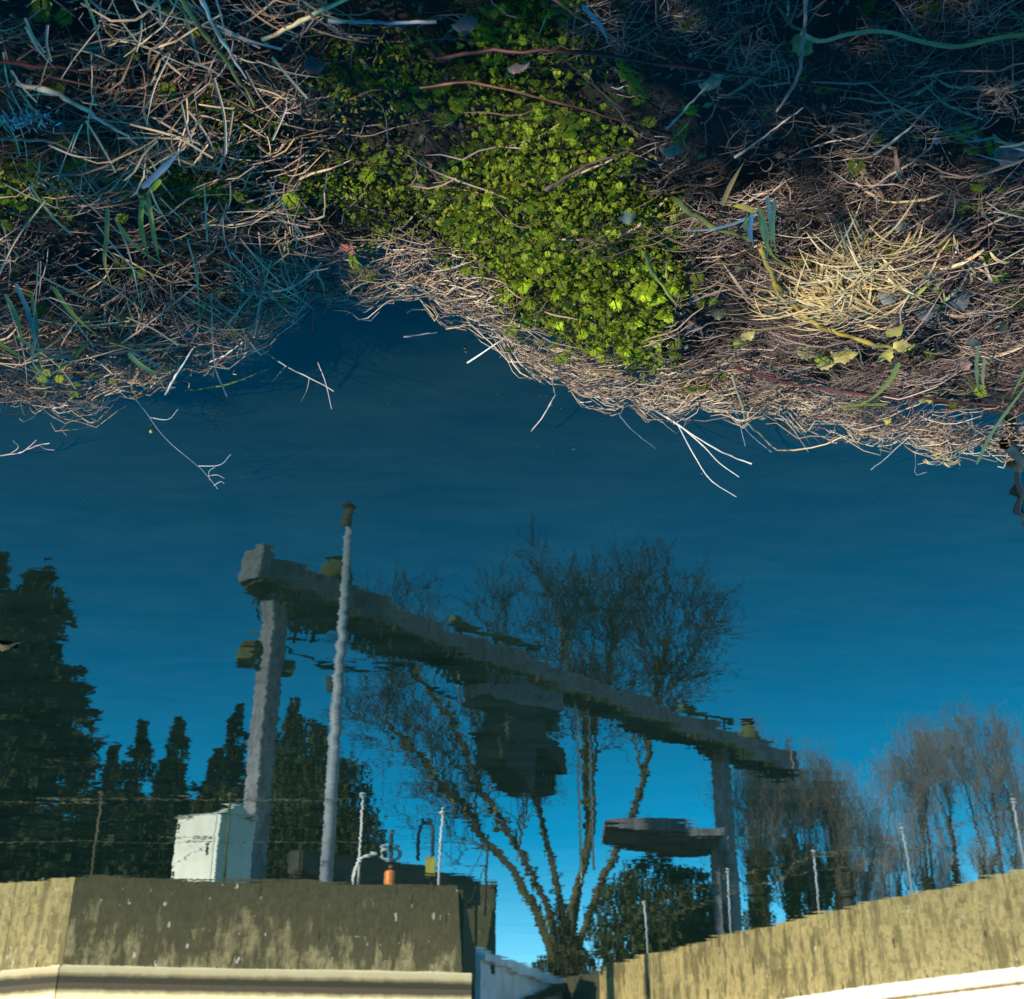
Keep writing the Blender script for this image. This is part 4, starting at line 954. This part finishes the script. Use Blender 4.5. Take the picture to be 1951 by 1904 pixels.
def blade(pts, w, col, label, cat='grass', lift=0.07, group=None, name='grass_strand', tip=True, col2=None, sheet=0.35):
    P = spline(lift_pts(pts, lift), max(9, 4*len(pts))); n = len(P)
    f_ = np.linspace(0, 1, n); W = w*(np.minimum(1, f_*6+.55)*np.clip((1-f_)*2.2, 0.06, 1) if tip else np.ones(n))
    sd = unit(np.cross(P[-1]-P[0], np.array([0.15, 0.2, 1.0])))[None]
    c = np.asarray(col)[None, None]*np.ones((1, n, 3))
    if col2 is not None: c = c*(1-f_)[None, :, None] + np.asarray(col2)*f_[None, :, None]
    me = mesh_np(name, *ribbons(P[None], W[None], sd, c, sheet))
    o = link(name, me, None, M['blade']); return props(o, label, cat, group)
STRAW = (0.52, 0.44, 0.28); WHITE = (0.66, 0.62, 0.56); GREY = (0.42, 0.37, 0.34); RED = (0.10, 0.032, 0.028); GRN = (0.12, 0.19, 0.02); YEL = (0.38, 0.28, 0.05); BLUEG = (0.10, 0.15, 0.14); OLV = (0.22, 0.20, 0.05)
# bramble canes
stalk('bramble_cane', [(830, 112), (900, 100), (1000, 97), (1120, 101), (1250, 120), (1400, 142), (1600, 168), (1770, 200)], .0030, RED, 'long dark red bramble cane lying across the top of green carpet', 'cane', .07)
stalk('bramble_cane', [(800, 168), (900, 158), (1000, 180), (1100, 205), (1240, 250)], .0020, (.16, .06, .04), 'thin brown bramble cane arching over the middle of green carpet', 'cane', .07)
stalk('bramble_cane', [(1400, 700), (1540, 738), (1650, 752), (1780, 762), (1870, 772), (1990, 775)], .0028, RED, 'maroon bramble cane running along the water edge near the trifoliate leaf', 'cane', .07, nodes=4)
stalk('dead_twig', [(1040, 362), (1105, 322), (1200, 288)], .0035, (.07, .045, .04), 'short dark twig lying on the green carpet', 'twig', .06)
stalk('bramble_cane', [(-60, 118), (60, 125), (150, 138), (240, 165)], .0032, (.09, .035, .03), 'dark brown cane beside the pale seed head', 'cane', .06)
stalk('bramble_cane', [(1030, -20), (1100, 30), (1180, 78), (1270, 112)], .0026, (.20, .09, .06), 'reddish cane meeting the long dark red cane', 'cane', .075)
stalk('bramble_cane', [(1500, 830), (1560, 795), (1640, 800), (1720, 820), (1800, 845)], .0016, (.14, .05, .04), 'thin red runner looping below the broad green blade', 'cane', .05)
# distinct stalks
stalk('broken_stalk', [(1280, 378), (1335, 418), (1400, 446), (1428, 456)], .0052, (.24, .22, .04), 'thick olive broken stalk pointing at the blue green tuft', 'stalk', .07, taper=.8)
stalk('broken_stalk', [(1448, 470), (1470, 525), (1492, 566), (1560, 620), (1650, 650), (1700, 664)], .0048, YEL, 'kinked yellow stalk ending at the trifoliate bramble leaf', 'stalk', .075, taper=.8, nodes=2)
stalk('broken_stalk', [(1226, 475), (1250, 530), (1290, 580)], .0042, (.26, .27, .05), 'yellowish stalk across the right rim of green carpet', 'stalk', .075, taper=.5)
stalk('bent_reed', [(1395, 712), (1412, 765), (1450, 830), (1490, 858), (1545, 855), (1600, 836), (1648, 824)], .0032, (.55, .40, .24), 'tan reed bent in a loop out over the water', 'reed', [.06, .06, .03, .02, .03, .05], nodes=2)
stalk('forked_twig', [(1190, 755), (1260, 790), (1330, 835), (1380, 864), (1432, 884)], .0026, (.62, .60, .58), 'white forked bare twig reaching over open water', 'twig', [.03, .05, .12, .16, .18], branches=[[(1300, 815), (1340, 850), (1375, 886), (1408, 909)], [(1292, 810), (1325, 872), (1355, 916), (1403, 947)]], taper=.6)
stalk('fallen_reed', [(500, 76), (580, 36), (670, -8)], .0032, (.58, .46, .24), 'straw yellow reed slanting above the white stick', 'reed', .08, taper=.8)
stalk('fallen_reed', [(625, 40), (720, 43), (832, 42)], .0026, (.36, .37, .38), 'straight bluish white stick lying level', 'stick', .08, taper=.9)
stalk('fallen_reed', [(340, -10), (385, 60), (440, 130), (485, 200)], .0038, (.30, .26, .06), 'olive yellow reed slanting down through the straw', 'reed', .08, taper=.6)
stalk('fallen_reed', [(380, -10), (420, 70), (470, 150)], .0030, (.62, .60, .48), 'pale reed lying next to the olive reed', 'reed', .09)
blade([(1525, 62), (1560, 78), (1620, 64), (1690, 60), (1745, 76), (1822, 89), (1900, 72), (1990, 60)], .0030, (.38, .31, .18), 'long wavy cream grass ribbon over the dark hollow', lift=.09, col2=(.22, .18, .03), name='grass_ribbon', cat='grass', tip=False)
stalk('fallen_reed', [(30, 158), (120, 186), (190, 226), (262, 276)], .0048, (.60, .52, .38), 'broad pale straw lying below the dark brown cane', 'reed', .08, taper=.4)
stalk('fallen_reed', [(0, 265), (100, 272), (145, 290)], .0034, (.42, .25, .16), 'tan straw lying above the left green patch', 'reed', .07)
stalk('dry_stick', [(1400, 300), (1460, 258), (1530, 205)], .0018, (.34, .31, .28), 'straight pale stick in the grey tangle', 'stick', .08)
stalk('dry_stick', [(1270, 245), (1300, 215), (1350, 160)], .0020, (.30, .28, .26), 'short pale stick beside the folded pale leaf', 'stick', .08)
stalk('dry_stick', [(1665, 295), (1720, 255), (1775, 200)], .0022, (.34, .30, .27), 'thin pale stick standing clear of the grey tangle', 'stick', .10)
stalk('fallen_reed', [(1535, -10), (1530, 80), (1515, 160), (1480, 212)], .0030, (.16, .14, .13), 'grey stalk hanging past the orange leaf', 'stalk', .10, taper=.6)
stalk('dry_stick', [(770, 642), (832, 634)], .0022, (.55, .56, .56), 'short white stick jutting over the water', 'stick', [.10, .06])
stalk('dry_stick', [(890, 692), (930, 665), (975, 645)], .0018, (.62, .60, .56), 'fine pale stick poking from the wiry fringe', 'stick', [.09, .05])
stalk('curled_stem', [(1012, 822), (1030, 800), (1048, 770), (1055, 740), (1050, 718)], .0016, (.58, .50, .42), 'curled stem with a knot hanging over the water', 'stem', [.04, .06, .06], nodes=2)
stalk('curled_stem', [(1180, 790), (1200, 815), (1232, 842), (1250, 855)], .0012, (.52, .45, .40), 'fine hooked stem dipping toward the water below white twig', 'stem', [.05, .03])
stalk('pale_stick', [(315, 752), (345, 700), (372, 660)], .0030, (.50, .49, .48), 'pale tapering stick at the bank edge beside green blades', 'stick', [.10, .07])
stalk('pale_stick', [(400, 690), (432, 675), (462, 652)], .0022, (.60, .56, .52), 'slim pale stick beside the overhanging twig', 'stick', [.06, .05])
stalk('overhanging_twig', [(440, 620), (490, 662), (545, 698), (595, 722), (636, 746)], .0022, (.40, .37, .36), 'grey twig with side shoots leaning over dark water', 'twig', [.05, .06, .12, .16], branches=[[(545, 698), (530, 715), (518, 728)], [(590, 720), (586, 740), (574, 765)], [(605, 690), (618, 722), (632, 780)]])
stalk('overhanging_twig', [(245, 752), (285, 795), (310, 830), (345, 862), (385, 895), (415, 932)], .0017, (.36, .38, .40), 'thin branching dead stem trailing far out over the water', 'twig', [.06, .08, .12], branches=[[(285, 795), (310, 800), (340, 780)], [(378, 888), (410, 888), (440, 866)], [(396, 908), (412, 905), (428, 912)], [(400, 915), (398, 900), (410, 890)], [(408, 925), (420, 918), (428, 922)]], taper=.5)
stalk('overhanging_twig', [(-40, 868), (10, 868), (45, 860), (75, 848), (95, 845)], .0020, (.48, .38, .34), 'arched seed twig with shrivelled heads low over water', 'twig', .05, branches=[[(45, 860), (60, 848), (70, 838)], [(75, 848), (88, 856), (104, 858)], [(25, 840), (35, 850), (20, 865)]])
stalk('overhanging_twig', [(1392, 770), (1410, 800), (1432, 830), (1470, 862)], .0016, (.60, .60, .58), 'slim pale twig inside the bent reed loop', 'twig', .06, branches=[[(1408, 798), (1415, 830), (1420, 850)]])
stalk('dry_stick', [(1660, 895), (1700, 862), (1735, 830)], .0014, (.55, .50, .48), 'thin angled stem between bent reed and small tussock', 'stick', .06)
stalk('curled_stem', [(1760, 850), (1745, 880), (1752, 905), (1765, 900)], .0012, (.50, .47, .45), 'hooked wire thin stem below the small tussock', 'stem', [.05, .03])
stalk('dark_root', [(1915, 845), (1935, 865), (1938, 900), (1945, 950), (1951, 1000)], .017, (.010, .008, .006), 'dark crooked root hanging into the water past the green blade', 'root', [.05, .04, .03, .01], taper=.4, branches=[[(1960, 840), (1945, 865), (1930, 890)]], nodes=2)
# grass blades
def gblades(L, label, cat='grass tuft', name='grass_tuft', lift=.08):
    e = empty(name, bank(*L[0][0][0], 0.0), label, cat)
    for pts, w, c, c2 in L:
        o_ = blade(pts, w, c, None, None, lift=lift, name='blade', col2=c2)
        o_.parent = e; o_.matrix_parent_inverse = world_of(e).inverted()
BL = (.13, .21, .25)  # blue sheen of the sky put into the blade colour
gblades([([(30, 540), (52, 590), (68, 650), (86, 748)], .0042, BL, GRN), ([(100, 545), (140, 600), (188, 642)], .0046, GRN, (.2, .24, .04)), ([(30, 640), (80, 668), (150, 668)], .0034, GRN, BL), ([(140, 680), (100, 680), (68, 690)], .0040, BL, GRN),
         ([(-20, 640), (20, 668), (62, 690)], .0042, (.1, .2, .02), GRN), ([(60, 560), (70, 630), (62, 690), (95, 730)], .0036, GRN, BL), ([(170, 650), (130, 690), (90, 720)], .0034, (.06, .12, .02), GRN), ([(10, 560), (30, 600), (45, 660)], .0038, (.2, .24, .05), GRN)],
        'tuft of green grass blades by the water with blue sheen in their colour')
gblades([([(205, 395), (203, 450), (200, 505), (215, 555)], .0038, (.10, .15, .03), YEL), ([(272, 372), (268, 420), (285, 500)], .0042, (.15, .22, .02), GRN), ([(282, 370), (290, 430), (305, 505)], .0040, (.22, .25, .03), (.3, .25, .05)), ([(220, 420), (260, 470), (340, 520)], .0030, (.26, .27, .04), YEL), ([(305, 342), (290, 360), (275, 372)], .0046, (.25, .38, .02), GRN)],
        'sparse tuft of yellow green blades below the blue grey blade')
blade([(270, 358), (305, 325), (347, 283)], .0055, (.10, .17, .26), 'broad blue grey grass blade lying on the left green patch', lift=.09)
gblades([([(1438, 402), (1410, 392), (1380, 390)], .0048, (.34, .32, .05), YEL), ([(1440, 405), (1400, 425), (1350, 437), (1285, 440)], .0030, BL, BL), ([(1432, 405), (1428, 440), (1436, 470)], .0046, (.10, .22, .40), BL), ([(1446, 400), (1455, 450), (1475, 490), (1515, 515)], .0036, (.2, .28, .04), GRN),
         ([(1462, 375), (1468, 430), (1470, 480)], .0034, BL, GRN), ([(1476, 380), (1472, 430), (1478, 485)], .0034, (.08, .18, .12), GRN), ([(1436, 400), (1420, 420), (1432, 455)], .0036, (.26, .30, .03), GRN), ([(1445, 395), (1460, 440), (1462, 500)], .0036, GRN, (.06, .14, .1))],
        'blue green grass tuft above the kinked yellow stalk')
blade([(1712, 690), (1690, 730), (1640, 770), (1590, 785)], .0062, (.26, .30, .02), 'broad yellow green blade lying below the trifoliate leaf', lift=.08)
blade([(1690, 770), (1640, 770), (1580, 780)], .0050, (.16, .2, .02), 'short green blade under the broad yellow green one', lift=.06)
blade([(1860, 885), (1895, 815), (1935, 760), (1990, 690)], .0050, (.10, .17, .03), 'long green blade slanting from the small tussock to the bank', lift=.09, col2=(.2, .28, .06))
gblades([([(1862, 660), (1860, 700), (1864, 752)], .0040, (.2, .24, .04), GRN), ([(1875, 680), (1872, 720), (1876, 755)], .0034, (.24, .26, .06), YEL), ([(1960, 690), (1940, 730), (1925, 760)], .0040, (.26, .28, .03), GRN)], 'few short green blades in the grey tangle by maroon cane')
blade([(245, 672), (262, 690), (285, 705), (316, 718)], .0058, (.20, .30, .10), 'pale green broad blade tip at bank edge beside pale stick', lift=.08)
blade([(245, 668), (290, 690), (325, 712)], .0036, (.18, .24, .26), 'bluish blade lying along the pale green broad blade', lift=.075)
blade([(350, 745), (420, 735), (520, 700)], .0026, (.16, .2, .03), 'thin olive blade along the shaded water edge', lift=.06)
blade([(1375, 390), (1395, 345), (1418, 308)], .0042, (.34, .20, .05), 'tawny blade standing above the blue green tuft', lift=.09)
blade([(1110, 10), (1150, 60), (1160, 85)], .0030, BL, 'bluish blade near the reddish cane', lift=.08)
# tan straws with individual presence on the left
sl = []
for i in range(110):
    a = rng.uniform(-40, 560); b = rng.uniform(-30, 700)
    if b > 730 - .5*max(0, a-330): continue
    an = rng.normal(.9, .7); l = rng.uniform(60, 190)*(.8+.3*b/700)
    dx, dy = math.cos(an)*l/2, math.sin(an)*l/2
    ktmp = rng.uniform(-.15, .15)*l
    blade([(a-dx, b-dy), (a-dy/l*ktmp, b+dx/l*ktmp), (a+dx, b+dy)], rng.uniform(.0009, .0020), PAL[[0, 3, 7, 5, 1]][rng.integers(5)]*rng.uniform(.9, 1.5), 'loose dry straw blade on the coarse straw side of bank', lift=rng.uniform(.05, .09), group='loose straw on the bank', name='dry_straw', cat='straw', sheet=.6, tip=rng.uniform() < .6)
# --- leaves -----------------------------------------------------------------
def leaf_geo(c, d, up, ln, wd, col, curl=.25, n=13):
    f_ = np.linspace(0, 1, n); d = unit(np.asarray(d, float)); up = unit(np.asarray(up, float)); s = unit(np.cross(d, up)); up = np.cross(s, d)
    ph = rng.uniform(0, 6.28)
    mid = c + d*ln*(f_[:, None]-.5) - up*(curl*ln*(f_-.5)**2)[:, None] + up*(.05*ln*np.sin(f_*9+ph))[:, None] + s*(.06*ln*np.sin(f_*4+ph))[:, None]
    w = wd*np.sin(np.pi*np.clip(f_*.92+.06, 0, 1))**.75*(1-.25*f_)*(1+.16*np.where(np.arange(n) % 2, 1, -1)*rng.uniform(.3, 1.2, n)); w[-1] = .0004; w[0] *= .4
    sd = s[None]+up[None]*(.35*np.sin(f_*7+2*ph))[:, None]
    cc = np.asarray(col)*rng.uniform(.75, 1.15, (n, 1))
    return ribbons(mid[None], w[None], sd[None], cc[None], rng.uniform(.15, .55))
def leaf(px, py, ln, wd, ang, col, label, lift=.042, tilt=(0, 0), name='fallen_leaf', cat='leaf', group=None):
    p = bank(px, py, lift); d = np.array([math.cos(ang), math.sin(ang), tilt[0]])
    me = mesh_np(name, *leaf_geo(p, d, (tilt[1], .25, 1), ln, wd, col)); o = link(name, me, None, M['leaf']); return props(o, label, cat, group)
tri = empty('bramble_leaf', bank(1688, 664, .07), 'pale yellow green trifoliate bramble leaf beside the kinked stalk', 'leaf')
for a, b, an in ((1706, 632, 1.0), (1724, 656, -.1), (1684, 680, -1.75)):
    link('leaflet', mesh_np('leaflet', *leaf_geo(bank(a, b, .075), (math.cos(an), -math.sin(an)*-1, 0), (0.1, .35, 1), .042, .015, (.36, .32, .08))), tri, M['leaf'])
leaf(1610, 672, .055, .020, .2, (.40, .33, .10), 'shrivelled yellow leaf beside the kinked stalk'); leaf(1545, 668, .06, .018, -.3, (.42, .36, .14), 'pale yellow curled leaf near the tussock base'); leaf(1575, 690, .05, .014, .6, (.34, .28, .10), 'folded tan leaf under the shrivelled yellow one')
leaf(1425, 640, .036, .013, .8, (.40, .36, .12), 'small cream yellow leaf in the brown tangle'); leaf(1408, 655, .032, .011, 2.5, (.18, .26, .03), 'small fresh green leaf by the cream yellow one')
leaf(1765, 588, .05, .024, .4, (.10, .12, .13), 'blue grey round leaf behind tussock'); leaf(1820, 575, .06, .026, 1.2, (.09, .11, .12), 'larger slate coloured leaf behind tussock'); leaf(1700, 560, .05, .018, .1, (.17, .20, .20), 'silvery leaf beside the bright tussock')
leaf(1930, 285, .055, .022, .3, (.10, .13, .14), 'broad slate coloured leaf in the grey tangle'); leaf(660, 474, .034, .016, 1.2, (.32, .12, .08), 'pinkish red fallen leaf in the dark hollow'); leaf(1532, 86, .040, .016, -.8, (.45, .22, .07), 'orange brown dried leaf by the grey stalk')
leaf(1355, 158, .040, .013, .9, (.18, .20, .14), 'folded pale leaf by the short stick'); leaf(268, 218, .044, .024, .5, (.055, .06, .06), 'dark grey round leaf in the straw'); leaf(600, 120, .032, .015, 0, (.06, .06, .06), 'small dark grey leaf above the green carpet')
leaf(885, 46, .040, .014, .6, (.07, .08, .08), 'dark folded leaf beside the white stick'); leaf(1832, 690, .042, .020, 1.5, (.24, .15, .13), 'mauve withered leaf in the grey tangle'); leaf(988, 126, .034, .008, .4, (.22, .15, .13), 'narrow withered leaf just below the long cane')
leaf(1280, 285, .038, .012, .1, (.32, .17, .12), 'rusty curled leaf at the right of green carpet'); leaf(1195, 415, .030, .013, 0, (.08, .11, .10), 'dull bluish leaf half sunk in the green carpet')
leaf(1765, 760, .034, .014, .5, (.36, .34, .08), 'yellow green leaf by the maroon cane'); leaf(1690, 800, .022, .009, 1.0, (.45, .42, .05), 'tiny yellow leaf near the water edge'); leaf(420, 560, .026, .010, .4, (.34, .30, .06), 'small yellow leaf in the left straw')
for i in range(34):
    a = rng.uniform(1320, 1960); b = rng.uniform(380, 800)
    leaf(a, b, rng.uniform(.022, .045), rng.uniform(.008, .016), rng.uniform(0, 6.28), [(.06, .075, .07), (.09, .08, .05), (.05, .06, .03), (.14, .10, .08)][rng.integers(4)], 'small dull leaf tucked into the grey stem tangle', lift=rng.uniform(.01, .04), group='dull leaves in the grey tangle')
# pale seed head, upper left
p = bank(40, 230, .08); n = 160
gS = cards(p + rng.normal(size=(n, 3))*[.018, .008, .006] + np.linspace(-.02, .03, n)[:, None]*[1, .5, 0], rdir(n)*.006, rdir(n)*.002, colvar(n, (.42, .42, .42), .2))
props(link('seed_head', mesh_np('seed_head', *gS, smooth_=False), None, M['straw']), 'fluffy pale seed head lying in the straw', 'seed head')
# bright sunlit tussocks: broad short bleached blades in a fan
def tussock(px, py, n, rad, wd, label, dirs, cols, name='bleached_tussock'):
    c0 = bank(px, py, .045); e = empty(name, c0, label, 'tussock')
    for k in range(n):
        an = rng.uniform(*dirs); l = rad*rng.uniform(.5, 1.15); b = c0 + np.array([rng.normal()*rad*.45, rng.normal()*rad*.35, rng.uniform(-.02, .02)])
        d = np.array([math.cos(an), math.sin(an), 0]); up = rng.uniform(.1, .9)
        P = np.stack([b + d*l*t_ + np.array([0, 0, l*up*(t_*1.0-.75*t_*t_*(1.3-up*.3))]) for t_ in np.linspace(0, 1, 8)])
        W = wd*rng.uniform(.35, 1.2)*np.array([1, 1, 1, .95, .9, .8, .55, .15]); s = unit(np.cross(d, [0, 0, 1.]))
        link('blade', mesh_np('blade', *ribbons(P[None], W[None], s[None], (np.asarray(cols[rng.integers(len(cols))])*rng.uniform(.8, 1.15)*np.ones((8, 3)))[None], .35)), e, M['blade'])
BC = [(.80, .58, .25), (.66, .47, .22), (.85, .68, .38), (.55, .40, .18), (.40, .27, .10)]
tussock(1590, 575, 230, .105, .0024, 'bleached straw tussock glowing in sunlight on the grey tangle', (-.4, 3.6), BC)
tussock(1640, 510, 130, .13, .0018, 'loose pale straw clump spreading behind the bright tussock', (-.8, 3.8), BC[1:], 'straw_clump')
tussock(1805, 868, 36, .05, .0026, 'small bleached tussock at the water edge', (.4, 2.8), BC, 'straw_clump')
tussock(1760, 560, 9, .07, .0045, 'stout pale blades standing upright beside the silvery leaf', (1.0, 2.1), [(.6, .5, .2), (.42, .40, .08)], 'straw_clump')
# floating scraps
pf = on_z(8, 1227, .006)
props(link('floating_leaf', mesh_np('floating_leaf', *leaf_geo(pf, (1, .1, 0), (0, 0, 1), .13, .035, (.12, .085, .04), 0.02)), None, M['leaf']), 'brown leaf floating flat on the open water', 'leaf')
pf = on_z(288, 822, .008); bmx = lathe([(.0015, -.004), (.004, -.002), (.0048, .001), (.0038, .004), (.001, .0055)], 10, Matrix.Translation(tuple(pf)))
props(link('floating_seed', bm_mesh(bmx, 'floating_seed', M['yellow'])), 'tiny yellow seed floating beside the trailing dead stem', 'seed')
